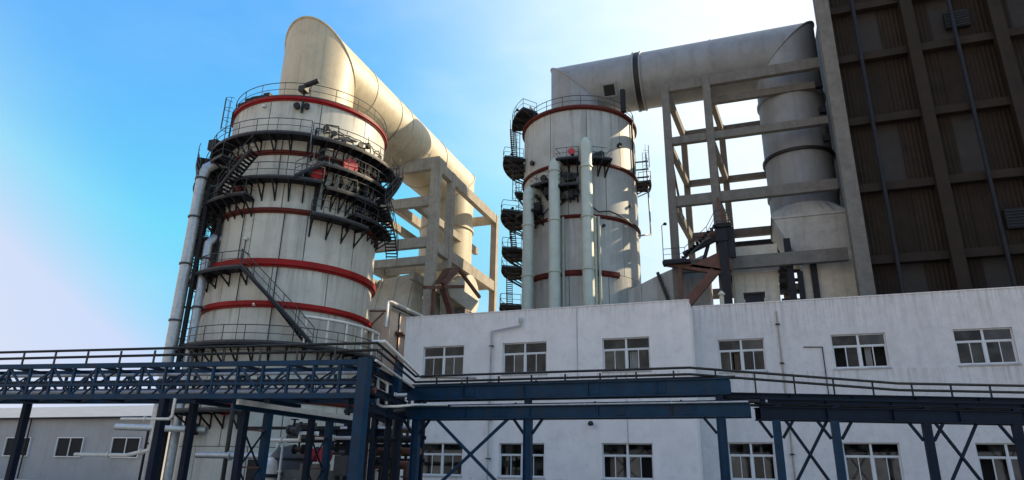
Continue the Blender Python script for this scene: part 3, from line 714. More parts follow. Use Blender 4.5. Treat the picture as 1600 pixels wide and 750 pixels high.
MB().box((2.6,61.6,23.81),(9.2,68.2,23.99)).build('flange', 'casing', bx)
MB().box((4.6,61.6,14.0),(9.4,68.2,20.3)).build('lower_casing', 'fan', bx)
MB().box((5.2,61.2,11.0),(5.7,61.58,20.2)).build('support_leg', 'dark', bx)
MB().bar((4.2,62.0,20.4),(9.1,62.0,20.4),.12,.16).build('stiffening_rib', 'duct2', bx)
b2 = thing('duct_box', 'plain grey box duct with flat top, left of the flared casing', 'duct', (.5, 64, 0))
MB().box((-1.3,61.6,14.0),(2.55,67,19.0)).build('lower_box', 'fan', b2)
MB().box((-1.2,61.75,19.02),(2.75,67,21.5)).build('upper_box', 'fan', b2)
for k in range(5): MB().bar((-1.1+k*.9,61.55,14.2),(-1.1+k*.9,61.55,18.9),.07,.08,(1,0,0)).build('stiffening_rib', 'fan', b2)
MB().bar((-1.35,61.55,18.95),(2.6,61.55,18.95),.14,.14).build('top_edge', 'fan', b2)
for x, y, s_, h_ in ((3.55,61.0,.55,21.6),(4.3,61.2,.45,18.6)):
    MB().box((x-s_/2,y-s_/2,0),(x+s_/2,y+s_/2,h_)).build('support_column', 'dark', b2)
for z in (16.2,17.0,18.0,18.8): MB().bar((2.6,61.3,z),(4.4,61.3,z-.1),.12,.3).build('cross_bar', 'dark', b2)
b3 = thing('inlet_duct', 'sloping grey inlet duct between the centre tower and the right frame', 'duct', (-6, 64, 0))
vs = [(-10.8,62,10),(-3.4,62,10),(-3.4,68,10),(-10.8,68,10),(-10.8,62,18.2),(-7.6,62,19.6),(-3.4,62,21.2),(-3.4,68,21.2),(-7.6,68,19.6),(-10.8,68,18.2)]
MB().add(vs, [(0,1,6,5,4),(1,2,7,6),(2,3,9,8,7),(3,0,4,9),(4,5,8,9),(5,6,7,8),(0,3,2,1)]).build('casing', 'shell2', b3)
MB().bar((-7.9,61.9,19.7),(-6.6,61.9,15.5),.45,.3).build('black_strut', 'black', b3)
for x in (-9.6,-5.4,-4.2): MB().bar((x,61.9,12),(x,61.9,18.5),.1,.12,(1,0,0)).build('stiffening_rib', 'shell2', b3)

# ------------------------------------------------------------------ tall boiler house on the right
bh = thing('boiler_house', 'very tall dark brown clad building with a grey concrete corner pillar, right edge', 'building', (20, 66, 0))
MB().box((8.2,57.4,0),(9.3,58.75,46.5)).build('corner_pillar', 'conc2', bh)
zs = [0,6.2,12.4,18.6,24.8,31,37.2,42.4,46.5]
for k in range(len(zs)-1):
    MB().box((9.31,58.0,zs[k+1]-.7),(46,58.6,zs[k+1])).build('floor_beam', 'clad', bh)
for x in (15.3,21.6,27.9,34.2,40.5,46.3):
    MB().box((x-.45,57.5,0),(x+.45,58.4,46.5)).build('column', 'clad', bh)
pm = {}
for k in range(len(zs)-1):
    h = zs[k+1]-.705-zs[k]
    if round(h,2) not in pm:
        mb = MB(); x = 0; vs = []; prof = []
        for i in range(13):
            prof += [(i*.16, 0 if i % 2 else .07)]
        vs = [(a,b,0) for a,b in prof]+[(a,b,h) for a,b in prof]
        mb.add(vs, [(i,i+1,i+14,i+13) for i in range(12)]); pm[round(h,2)] = mb.mesh('cladding_panel', MT['clad'])
    x = 9.35
    while x < 45:
        if not (k % 2 == 0 and int((x-9.2)/1.95) % 3 == 1): inst('cladding_panel', pm[round(h,2)], bh, (x-20, 58.72-66+random.choice((0,.04)), zs[k]))
        x += 1.95
MB().box((9.32,58.95,0),(46,75,46.6)).build('inner_wall', mat('dark_brown_wall', (.03,.024,.02), .8), bh)

for x in (11.2, 18.5, 25.1, 31.0): MB().tube([(x,57.75,0),(x,57.75,44.5),(x+.5,58.0,45.2)], .16, 8).build('rain_pipe', 'dark', bh)
for x, z in ((12.5,13.5),(20,20),(26.5,13.5),(19,38.4),(30,26)):
    f_ = MB().box((x-.9,58.3,z),(x+.9,58.62,z+1.6)).build('louvre', 'dark', bh)
    for k in range(6): MB().bar((x-.85,58.26,z+.15+k*.25),(x+.85,58.26,z+.15+k*.25),.12,.03).build('slat', 'rail', f_)
for x in range(10, 46, 3): MB().bar((x,58.3,46.5),(x,58.3,47.6),.06,.06,(0,1,0)).build('guard_post', 'rail', bh)
MB().bar((9.2,58.3,47.55),(46,58.3,47.55),.06,.06).build('guard_rail', 'rail', bh)

# ------------------------------------------------------------------ white building
wb = thing('works_building', 'long two storey off-white rendered building with rows of white framed windows', 'building', (-8, 48, 0))
def wall_open(x0, x1, z0, z1, Y, th, ops, m, name='front_wall'):
    xs = sorted({x0,x1,*[o[0] for o in ops],*[o[1] for o in ops]}); zs_ = sorted({z0,z1,*[o[2] for o in ops],*[o[3] for o in ops]})
    mb = MB()
    for i in range(len(xs)-1):
        for j in range(len(zs_)-1):
            cx_, cz_ = (xs[i]+xs[i+1])/2, (zs_[j]+zs_[j+1])/2
            if any(o[0]<cx_<o[1] and o[2]<cz_<o[3] for o in ops): continue
            mb.add([(xs[i],Y,zs_[j]),(xs[i+1],Y,zs_[j]),(xs[i+1],Y,zs_[j+1]),(xs[i],Y,zs_[j+1])],[(0,1,2,3)])
    for a,b,c,d in ops:
        v = [(a,Y,c),(b,Y,c),(b,Y,d),(a,Y,d),(a,Y+th,c),(b,Y+th,c),(b,Y+th,d),(a,Y+th,d)]
        mb.add(v, [(0,1,5,4),(1,2,6,5),(2,3,7,6),(3,0,4,7)])
    # top, sides, back
    v = [(x0,Y,z0),(x1,Y,z0),(x1,Y,z1),(x0,Y,z1),(x0,Y+th,z0),(x1,Y+th,z0),(x1,Y+th,z1),(x0,Y+th,z1)]
    mb.add(v, [(3,2,6,7),(1,5,6,2),(0,3,7,4)])
    return mb.build(name, m, wb)
def window(x0, x1, z0, z1, Y, seed, wide=True):
    rn = random.Random(seed); Yf = Y+.17; t = .07; mb = MB(); W = x1-x0; zt = z0+(z1-z0)*.66; xm = (x0+x1)/2
    mb.box((x0,Yf,z0),(x1,Yf+.06,z0+t)).box((x0,Yf,z1-t),(x1,Yf+.06,z1))
    mb.box((x0,Yf,z0+t),(x0+t,Yf+.06,z1-t)).box((x1-t,Yf,z0+t),(x1,Yf+.06,z1-t))
    mb.box((xm-.065,Yf-.01,z0+t),(xm+.065,Yf+.055,z1-t))
    for a,b in ((x0+t,xm-.065),(xm+.065,x1-t)): mb.box((a,Yf+.001,zt-.045),(b,Yf+.056,zt+.045))
    o = mb.build('window', 'alu', wb)
    cells = []
    for a,b in ((x0+t,xm-.065),(xm+.065,x1-t)):
        cells.append((a,b,zt+.045,z1-t,0)); m_ = (a+b)/2
        cells.append((a,m_+.03,z0+t,zt-.045,1)); cells.append((m_-.03,b,z0+t,zt-.045,2))
    for a,b,c,d,kind in cells:
        yy = Yf+.035+(.02 if kind == 2 else 0)
        if kind:
            s_ = MB(); q = .045
            s_.box((a,yy-.02,c),(b,yy+.01,c+q)).box((a,yy-.02,d-q),(b,yy+.01,d)).box((a,yy-.02,c+q),(a+q,yy+.01,d-q)).box((b-q,yy-.02,c+q),(b,yy+.01,d-q))
            s_.build('sash', 'alu', o)
        g = MB().add([(a,yy,c),(b,yy,c),(b,yy,d),(a,yy,d)],[(0,1,2,3)])
        r = rn.random()
        if kind and r < .18: continue                       # sash slid open: the dark room shows
        g.build('pane', 'glass' if r < .6 else 'glass2', o)
    MB().box((x0-.05,Y+.8,z0-.1),(x1+.05,Y+.83,z1+.1)).build('dark_room', 'hole', o)
    for k in range(rn.choice((1,2,3))):
        a = x0+.1+(W-.6)*rn.random(); w_ = W*rn.choice((.12,.18,.25)); b_ = min(a+w_, x1-.08); top = z1-.08-(0 if rn.random() < .6 else (z1-z0)*.36)
        cmb = MB(); nf = 7
        vs = [(a+(b_-a)*i/nf, Y+.42+(.05 if i % 2 else 0)+.07*k, z) for z in (z0+.03, top) for i in range(nf+1)]
        cmb.add(vs, [(i, i+1, i+nf+2, i+nf+1) for i in range(nf)])
        cmb.build('curtain', rn.choice(('curtain','curtain','blind')), o)
    MB().box((x0-.06,Y-.07,z0-.09),(x1+.06,Y+.167,z0-.003)).build('window_sill', 'sill', o)
A = [(-22.72,-19.5),(-16.55,-13.35),(-9.5,-6.38)]
ops = [(a,b,8.05,10.22) for a,b in A] + [(-22.4,-19.3,1.4,3.53),(-16.65,-13.5,1.4,3.53),(-9.7,-6.5,1.4,3.55)]
wall_open(-24.3,-3.75,0,12.45,44.0,.35,ops,'wall')
for i, o_ in enumerate(ops): window(*o_, 44.0, 10+i)
ops2 = [(-2.26,.62,8.1,10.2),(4.55,7.6,8.1,10.2),(11.2,14.2,8.1,10.2),(18.0,21.0,8.1,10.2),(24.6,27.6,8.1,10.2),
        (-2.14,.55,1.5,3.72),(4.4,7.4,1.5,3.72),(11.2,14.2,1.5,3.72),(18.0,21.0,1.5,3.72),(24.6,27.6,1.5,3.72)]
wall_open(-3.75,34,0,12.5,46.2,.35,ops2,'wall2')
for i, o_ in enumerate(ops2): window(*o_, 46.2, 30+i)
MB().box((-4.1,44.36,0),(-3.755,46.195,12.45)).build('return_wall', 'wall', wb)
MB().box((-24.296,44.352,0),(-23.95,60,12.45)).build('side_wall', 'wall', wb)
MB().box((-23.94,44.36,11.2),(-4.12,60,11.4)).build('roof', 'sill', wb)
MB().box((-4.1,46.56,11.2),(33.6,60,11.4)).build('roof', 'sill', wb)
MB().box((-23.94,46.0,0),(33.6,59.9,.2)).box((-23.94,59.9,0),(34,60.3,12.3)).build('back_wall', 'wall', wb)
MB().box((-24.33,43.96,12.453),(-3.72,44.42,12.53)).box((-3.715,46.16,12.503),(34.05,46.62,12.57)).build('coping', 'wall', wb)
for y_ in (5.9,): 
    MB().box((-24.3,43.985,y_),(-3.75,43.998,y_+.03)).build('render_joint', 'sill', wb)
# pipes on the facade
dp = thing('wall_pipe', 'grey stepped pipe with elbow running down the white wall left of the second upper window', 'pipe', (-17.1, 43.9, 0))
MB().tube([(-15.2,43.98,11.9),(-15.2,43.8,11.8),(-15.2,43.8,11.35),(-17.35,43.8,11.05),(-17.35,43.8,4.0),(-17.35,43.8,0)], .065, 8).build('pipe', 'sill', dp)
MB().lathe((-15.2,43.8), [(.0,11.95),(.13,11.92),(.13,11.6),(.05,11.5)], 12).build('hopper_head', 'sill', dp)
for z in (10,7.5,5,2.5): MB().box((-17.5,43.72,z),(-17.2,43.99,z+.06)).build('pipe_clip', 'dark', dp)
dp2 = thing('wall_pipe', 'thin rusty downpipe on the stained wall right of the fourth upper window', 'pipe', (1.5, 46.1, 0))
MB().tube([(1.55,46.13,11.9),(1.55,46.13,0)], .04, 8).build('pipe', mat('rusty_pipe', (.36,.31,.26), .8), dp2)
for z in (11,8.5,6,3): MB().box((1.42,46.02,z),(1.68,46.19,z+.06)).build('pipe_clip', 'dark', dp2)
dp3 = thing('wall_pipe', 'thin grey cable pipe on the far right wall beside the last window', 'pipe', (5.3, 46.1, 0))
MB().tube([(2.9,46.15,9.5),(4.0,46.15,9.45),(4.0,46.15,6.0)], .03, 6).build('pipe', 'dark', dp3)
wl = thing('wall_lamp', 'small black lamp on the white wall between the window rows', 'lamp', (-10.4, 43.9, 4.7))
MB().bar((-10.3,43.99,4.75),(-10.3,43.7,4.8),.06,.06).build('arm','black',wl)
MB().lathe((-10.3,43.62), [(0,4.9),(.14,4.85),(.2,4.68),(.12,4.6),(0,4.58)], 12).build('lamp_head','black',wl)
wn = thing('roof_railing', 'short dark steel railing on the roof edge below the centre tower', 'railing', (-8.8, 47, 11.4))
mb = MB(); railing_mb(mb, [Vector((-9.9+i*.7,49.0,12.1)) for i in range(7)], h=1.5, step=.6, r=.04); mb.build('rails', 'dark', wn)
rv = thing('roof_vent', 'small pale vent pipe standing on the roof near the right frame', 'vent', (-1.9, 50, 11.4))
MB().tube([(-1.9,50,11.4),(-1.9,50,14.2)], .16, 10).build('pipe', 'fan', rv)
MB().lathe((-1.9,50), [(0,14.5),(.1,14.45),(.26,14.25),(.26,14.15)], 12).build('cap', 'fan', rv)
for i, (x, lab) in enumerate(((-0.9,'black tank shape on the roof just right of the pale vent pipe'),)):
    ub = thing('roof_tank', lab, 'tank', (x+1.4, 52, 11.4))
    MB().box((x+.6,51.4,11.4),(x+1.9,52.6,14.4)).build('tank_body', 'dark', ub)
    MB().box((x+.5,51.3,14.4),(x+2.0,52.7,14.55)).build('lid', 'dark', ub)

# peach outbuilding between left tower and white building
pb = thing('annex_building', 'small light peach walled annex between the left tower and the white building', 'building', (-29, 50, 0))
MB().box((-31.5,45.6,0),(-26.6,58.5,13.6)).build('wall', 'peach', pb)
MB().box((-31.6,45.5,13.602),(-26.5,58.6,13.75)).build('coping', 'lag', pb)
tp = thing('roof_pipe', 'bright white pipe with black underside line along the peach annex roof edge', 'pipe', (-26.3, 48, 13.4))
MB().tube([(-26.35,44.6,12.0),(-26.35,44.6,13.95),(-26.35,45.2,14.1),(-26.35,57.8,14.1)], .14, 10).build('pipe', 'lag', tp)
MB().tube([(-26.3,45.4,13.8),(-26.3,57.8,13.8)], .09, 8).build('lower_pipe', 'black', tp)
tp = thing('wall_pipe', 'thin dark pipe down the light peach annex wall', 'pipe', (-26.5, 47, 0))
MB().tube([(-26.52,46.9,13.7),(-26.52,46.9,0)], .05, 8).build('pipe', 'dark', tp)
for z in (12,9,6): MB().box((-26.6,46.8,z),(-26.45,47.0,z+.06)).build('pipe_clip', 'dark', tp)
tp = thing('bent_pipe', 'brown elbowed pipe against the peach annex wall next to the white building', 'pipe', (-26.3, 49, 0))
MB().tube([(-26.42,46.4,11.9),(-26.42,48.0,12.1),(-26.42,48.5,11.6),(-26.42,48.6,0)], .14, 10).build('pipe', 'brown', tp)
tp = thing('tower_bracket', 'dark triangular steel bracket between the left tower and the peach annex', 'bracket', (-26.9, 44.6, 12))
MB().bar((-27.6,44.0,13.2),(-26.3,44.4,13.2),.12,.12).build('top_bar','brown',tp); MB().bar((-27.5,44.0,11.9),(-26.5,44.4,13.1),.12,.12).build('strut','brown',tp)

# ------------------------------------------------------------------ tall steel pipes at the left edge
tp = thing('tall_pipe', 'tallest silver pipe at the left edge, bending over towards the left tower', 'pipe', (-36.6, 34.6, 0), 'silver pipes left of the left tower')
x, y = -36.8, 34.7
MB().tube([(x,y,0),(x,y,21.6),(x+.15,y+.15,22.4),(x+.6,y+.6,22.95),(x+1.3,y+1.2,23.1),(x+2.4,y+2.0,23.1)], .36, 16).build('pipe', 'galv', tp)
for z in (3,7,11,15,18.5,21.5): MB().sector((x,y), .34, .44, 0, 360, z-.06, z+.06, n=18).build('flange', 'rail', tp)
for z in (5,12,19): MB().bar((x,y,z),(x+1.6,y+2.2,z),.1,.12).build('bracket', 'dark', tp)
tp = thing('tall_pipe', 'second silver pipe, shorter and straight, beside the left tower shell', 'pipe', (-35.7, 35.5, 0), 'silver pipes left of the left tower')
x, y = -35.75, 35.35
MB().tube([(x,y,0),(x,y,16.6),(x+.1,y+.3,17.1),(x+.4,y+1.0,17.2)], .29, 14).build('pipe', 'galv', tp)
for z in (4,8,12,15.5): MB().sector((x,y), .28, .36, 0, 360, z-.06, z+.06, n=18).build('flange', 'rail', tp)
tp = thing('tall_pipe', 'thin dark pipe between the two silver pipes at the left edge', 'pipe', (-36.2, 34.9, 0))
MB().tube([(-36.35,35.15,0),(-36.35,35.15,21.0)], .17, 10).build('pipe', 'dark', tp)

# ------------------------------------------------------------------ left blue truss bridge
D = Vector((.9896,.1444,0)); N = Vector((-.1444,.9896,0)); P0 = Vector((-12.72,20.35,0))
tr = thing('pipe_bridge', 'blue steel lattice truss bridge carrying pipes across the lower left', 'pipe rack', (P0.x, P0.y, 0))
def TP(s_, o_, z): return P0 + D*s_ + N*o_ + Vector((0,0,z))
L0 = -24.0
for o_, sfx in ((0.0,0),(1.7,1)):
    for z, h_, w_ in ((5.16,.17,.16),(4.46,.09,.1),(4.02,.17,.16)):
        MB().bar(TP(L0,o_,z), TP(-.2,o_,z), w_, h_).build('chord', 'blue', tr)
    s_ = -.9; k = 0
    while s_ > L0:
        MB().bar(TP(s_,o_,4.1), TP(s_,o_,5.07), .09, .09, (0,1,0)).build('truss_post', 'blue', tr)
        if k % 2: MB().bar(TP(s_,o_+.0,4.1), TP(s_-.92,o_,5.07), .07, .07).build('diagonal', 'blue', tr)
        else: MB().bar(TP(s_,o_+.0,5.07), TP(s_-.92,o_,4.1), .07, .07).build('diagonal', 'blue', tr)
        if k % 3 == 0: MB().bar(TP(s_,o_+.08,5.05), TP(s_-.92,o_+.08,4.5), .05, .05).build('diagonal', 'blueD', tr)
        MB().bar(TP(s_,o_+.06,4.5), TP(s_-.46,o_+.06,4.1), .05, .05).build('diagonal', 'blueD', tr)
        s_ -= .98; k += 1
s_ = -.9
while s_ > L0:
    for z in (5.14,4.0): MB().bar(TP(s_,.09,z), TP(s_,1.61,z), .1, .1).build('cross_member', 'blueD', tr)
    MB().bar(TP(s_,.09,4.0), TP(s_-1.96,1.61,4.0), .06, .06).build('diagonal', 'blueD', tr)
    s_ -= 1.96
for s_ in (-.0,): 
    for o_ in (0,1.7):
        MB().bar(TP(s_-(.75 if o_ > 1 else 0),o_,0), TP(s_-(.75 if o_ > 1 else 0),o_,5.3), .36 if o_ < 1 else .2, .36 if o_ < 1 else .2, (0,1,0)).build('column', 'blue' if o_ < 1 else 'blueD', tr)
for s_ in (-7.6,-15.2,-22.8):
    for o_ in (0,1.7): MB().bar(TP(s_,o_,0), TP(s_,o_,3.93), .24, .24, (0,1,0)).build('column', 'blueD', tr)
for s_ in (-.45,-3.4,-6.3): MB().bar(TP(s_,.9,3.9), TP(s_,.9,3.78), .2, 1.8).build('cross_member', 'blueD', tr)
def bridge_pipe(label, o_, z, r, m, s0=L0, s1=-.1, extra=(), grp='pipes carried inside the truss bridge', posts=()):
    t = thing('bridge_pipe', label, 'pipe', tuple(TP(s1,o_,0)), grp)
    MB().tube([TP(s0,o_,z), TP(s1,o_,z)]+list(extra), r, 12).build('pipe', m, t)
    for s_ in posts: MB().bar(TP(s_,o_,5.25), TP(s_,o_,z), .07, .1, (0,1,0)).build('pipe_support', 'rail', t)
    return t
bridge_pipe('grey pipe lying low inside the truss bridge', .55, 4.22, .09, 'galv')
bridge_pipe('black pipe lying at mid height inside the truss bridge', .95, 4.62, .12, 'black')
bridge_pipe('brown dull pipe at the back of the truss bridge', 1.35, 4.35, .1, 'brown')
bridge_pipe('thin grey pipe in the top of the truss bridge', .7, 4.9, .06, 'galv')
# two rail-like pipes above: along the bridge, away to the centre rack, along it, then off to the right
RP = Vector((-14.25,27.0,0)); RK = Vector((-2.45,27.0,0)); RD = Vector((.94,.342,0)).normalized()
def long_pipe(label, dz, r, m, dy=0.0):
    a = TP(.35, .1+dy, 5.76+dz); t = thing('service_pipe', label, 'pipe', (a.x, a.y, 0), 'paired pipes running above the blue racks')
    MB().tube([TP(L0,.1+dy,5.62+dz), a, Vector((RP.x,RP.y+dy,5.52+dz)), Vector((RK.x,RK.y+dy,5.52+dz)), Vector((RK.x,RK.y+dy,5.52+dz))+RD*8+Vector((0,0,-.45)), Vector((RK.x,RK.y+dy,5.52+dz))+RD*32+Vector((0,0,-.45))], r, 8).build('pipe', m, t)
    return t
lp1 = long_pipe('upper of two long dark pipes on short posts above the blue racks', .08, .05, 'black')
lp2 = long_pipe('lower of two long dark pipes on short posts above the blue racks', -.17, .05, 'black', .02)
for k in range(16):
    s_ = -1.2-k*1.45; MB().bar(TP(s_,.1,5.25), TP(s_,.1,5.72), .055, .055, (0,1,0)).build('support_post', 'rail', lp1)
for k in range(8):
    x = -13.2+k*1.45; MB().bar((x,27.0,5.16),(x,27.0,5.5),.06,.06,(0,1,0)).build('support_post', 'dark', lp1)
for k in range(20):
    d_ = 1.0+k*1.5; q = RK+RD*d_; MB().bar(q+Vector((0,0,4.66)), q+Vector((0,0,5.58-.45*min(1,d_/8))),.06,.06,(0,1,0)).build('support_post', 'dark', lp1)
t = thing('sloping_pipe', 'pale clad pipe sloping down from the truss bridge to the centre rack', 'pipe', (-13, 24, 0))
MB().tube([TP(.0,.5,5.95), TP(.45,.5,5.95), Vector((-14.1,27.2,5.62)), Vector((-11.4,27.2,5.5))], .07, 10).build('pipe', 'lag', t)
MB().tube([TP(.3,.2,5.25), Vector((-14.2,26.8,5.08))], .05, 8).build('lower_pipe', 'lag', t)
lad = thing('link_beams', 'dark blue steel beams joining the truss bridge to the centre rack', 'steelwork', (-13.5, 24, 0))
for z, m in ((5.1,'blueD'),(4.35,'blueD'),(3.75,'blueD')):
    MB().ibeam((-12.95,20.75,z),(-14.6,27.0,z),.14,.26).build('beam', m, lad)
    MB().ibeam((-13.9,22.3,z),(-15.9,27.6,z),.14,.22).build('beam', m, lad)
for k in range(6):
    q = Vector((-12.95,20.75,4.35))+Vector((-1.65,6.25,0))*(k+.5)/6
    MB().bar(q, q+Vector((-1.2,.6,0)), .1, .12).build('cross_member', 'blueD', lad)
MB().bar((-15.3,26.8,0),(-15.3,26.8,5.2),.2,.2,(0,1,0)).build('column','blueD',lad)
MB().bar((-16.0,26.8,0),(-16.0,26.8,4.6),.22,.22,(0,1,0)).build('column','blueD',lad)
MB().bar((-13.62,24.3,4.6),(-13.62,24.3,5.75),.28,.28,(0,1,0)).build('short_post','blue',lad)
MB().bar((-14.9,27.0,0),(-14.9,27.0,3.7),.2,.2,(0,1,0)).build('column','blueD',lad)

# ------------------------------------------------------------------ centre rack
cr = thing('pipe_rack', 'straight blue pipe rack with two tiers of deep beams in front of the white building', 'pipe rack', (-8, 27.7, 0))
for Y in (27.0, 27.75):
    MB().ibeam((-14.6,Y,4.86),(-1.0 if Y < 28 else -.6,Y,4.86),.26,.6).build('beam', 'blue', cr)
    MB().ibeam((-14.6,Y,4.0),(-.35,Y,4.0),.26,.5).build('beam', 'blue', cr)
    for x in ((-14.05,-8.98,-1.42) if Y < 27.5 else ()):
        mb = MB(); mb.box((x-.17,Y-.13,0),(x-.14,Y+.13,3.745)).box((x+.14,Y-.13,0),(x+.17,Y+.13,3.745)).box((x-.14,Y-.02,0),(x+.14,Y+.02,3.745))
        mb.build('column', 'blue', cr)
        MB().box((x-.14,Y-.1,4.26),(x+.14,Y+.1,4.55)).build('column_stub', 'blueD', cr)
        for s_ in ((-1,1) if x < -2 else (-1,)):
            MB().bar((x+s_*.18,Y,3.15),(x+s_*.62,Y,3.73),.1,.1,(0,1,0)).build('knee_brace', 'blueD', cr)
for x in (-14.05,-11.5,-8.98,-6.4,-3.9,-1.42):
    for z in (4.98,4.1): MB().box((x-.08,27.14,z-.12),(x+.08,27.61,z+.05)).build('cross_member', 'blueD', cr)
MB().bar((-13.05,26.97,3.72),(-9.15,26.97,.3),.11,.11,(0,1,0)).build('brace', 'blue', cr)
MB().bar((-9.9,27.06,3.72),(-13.85,27.06,.3),.11,.11,(0,1,0)).build('brace', 'blue', cr)
for lab, y, z, r, m, x0, x1 in (('thin pale pipe along the front of the lower tier of the centre rack', 26.84, 4.27, .035, 'galv', -12.4, -.4),
                     ('dark pipe behind the beams of the lower tier of the centre rack', 27.4, 4.33, .07, 'black', -15.5, 0),('black pipe on the upper tier of the centre rack', 27.4, 5.24, .07, 'black', -14.6, -.8)):
    t = thing('rack_pipe', lab, 'pipe', (x0, y, 0), 'pipes lying on the centre rack')
    MB().tube([(x0,y,z),(x1,y,z)], r, 12).build('pipe', m, t)
    for k in range(4): MB().tube([(x0+2.4+k*3.4,y,z),(x0+2.46+k*3.4,y,z)], r*1.5, 12).build('flange', m, t)
t = thing('looped_pipe', 'pale square loop of pipe between the truss bridge column and the centre rack', 'pipe', (-14, 25, 0))
MB().tube([(-13.88,24.0,4.1),(-13.9,24.0,5.05),(-14.0,24.0,5.15),(-14.25,24.0,5.15),(-14.33,24.0,5.05),(-14.25,24.0,4.12),(-14.1,24.05,4.02),(-13.6,24.4,4.05),(-13.9,26.5,4.32),(-12.5,26.75,4.32)], .055, 10).build('pipe_run', 'lag', t)
for x, z, h_ in ((-11.6,4.86,.5),(-6.2,4.86,.5),(-3.6,4.86,.5),(-10.4,4.0,.4),(-5.2,4.0,.4),(-2.6,4.0,.4)):
    mb = MB().box((x-.22,26.955,z-h_/2+.04),(x+.22,26.98,z+h_/2-.04))
    for i in (-.15,-.05,.05,.15):
        for j in (-.3,0,.3): mb.tube([(x+i,26.955,z+j*h_),(x+i,26.93,z+j*h_)], .018, 6)
    mb.build('splice_plate', 'blue', cr)
# right rack, running off at an angle
rr = thing('pipe_rack', 'very dark blue pipe rack at the lower right, continuing the centre rack', 'pipe rack', (.2, 30.5, 0))
Q0 = RK+RD*2.6; RN = Vector((-RD.y, RD.x, 0))
for o_ in (0,.6):
    a = Q0+RN*o_; b = a+RD*30
    MB().ibeam(a-RD*1.25+Vector((0,0,4.58)), b+Vector((0,0,4.58)),.26,.2).build('beam', 'blueD', rr)
    MB().ibeam(a+Vector((0,0,4.375)), b+Vector((0,0,4.375)),.26,.2).build('beam', 'blueD', rr)
    MB().ibeam(a+Vector((0,0,3.95)), b+Vector((0,0,3.95)),.26,.48).build('beam', 'blueD', rr)
    for s_ in ((.55,2.75,6.2,9.6,13,17,21,25) if o_ < .3 else ()):
        q = a+RD*s_
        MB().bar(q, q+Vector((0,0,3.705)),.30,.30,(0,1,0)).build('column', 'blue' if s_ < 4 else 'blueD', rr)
        MB().bar(q+RD*.1+Vector((0,0,4.193)), q+RD*.1+Vector((0,0,4.272)),.24,.24,(0,1,0)).build('column_stub', 'blueD', rr)
        for sg in (-1,1): MB().bar(q+RD*(sg*.2)+Vector((0,0,3.05)), q+RD*(sg*.65)+Vector((0,0,3.7)),.09,.09).build('knee_brace', 'blueD', rr)
for s_ in (.55,6.2,13): 
    a = Q0+RD*(s_+.35); b = Q0+RD*(s_+1.95)
    MB().bar(a+Vector((0,0,3.7)), b+Vector((0,0,1.2)),.09,.09).build('brace', 'blueD', rr)
    MB().bar(b+RN*.08+Vector((0,0,3.7)), a+RN*.08+Vector((0,0,1.2)),.09,.09).build('brace', 'blueD', rr)
for k in range(15):
    q = Q0+RD*(k*2+.3); MB().bar(q+RN*.14+Vector((0,0,4.6)), q+RN*.46+Vector((0,0,4.6)),.12,.14).build('cross_member', 'blueD', rr)
for lab, o_, z, r, m in (('dark pipe linking the centre rack to the dark right rack',.3,4.25,.05,'black'),):
    t = thing('rack_pipe', lab, 'pipe', tuple(Q0))
    MB().tube([(-1.6,27.35,z), Q0+RN*o_+Vector((0,0,z)), Q0+RN*o_+RD*29+Vector((0,0,z))], r, 10).build('pipe', m, t)

# ------------------------------------------------------------------ equipment under the truss bridge
lr = thing('steel_trestle', 'low blue steel trestle under the truss bridge with a white topped sloping beam', 'frame', (-17.7, 24, 0))
MB().ibeam((-17.7,19.9,3.75),(-17.75,28.4,3.75),.2,.3).build('beam', 'blue', lr)
MB().box((-17.59,19.9,3.76),(-17.48,28.4,3.95)).build('beam_cover', 'lag', lr)
for y, m, s_ in ((20.55,'blueD',.24),(21.85,'blue',.26),(24.6,'blueD',.22),(25.9,'blue',.26),(27.6,'blueD',.24)):
    MB().bar((-17.7,y,0),(-17.7,y,3.59),s_,s_,(0,1,0)).build('column', m, lr)
for y0, y1 in ((20.7,21.7),(24.75,25.75)):
    for z0, z1 in ((.4,1.6),(1.7,2.9)):
        MB().bar((-17.7,y0,z0),(-17.7,y1,z1),.05,.05).build('brace', 'blueD', lr); MB().bar((-17.76,y1,z0),(-17.76,y0,z1),.05,.05).build('brace', 'blueD', lr)
    for z in (1.65,2.95): MB().bar((-17.7,y0,z),(-17.7,y1,z),.06,.06).build('tie_bar', 'brown', lr)
MB().ibeam((-20.5,27.0,3.2),(-15.6,27.0,3.2),.2,.3).build('beam', 'blueD', lr)
MB().ibeam((-20.5,30.0,2.7),(-15.6,30.0,2.7),.2,.3).build('beam', 'blueD', lr)
gp = 'white process pipes under the truss bridge'
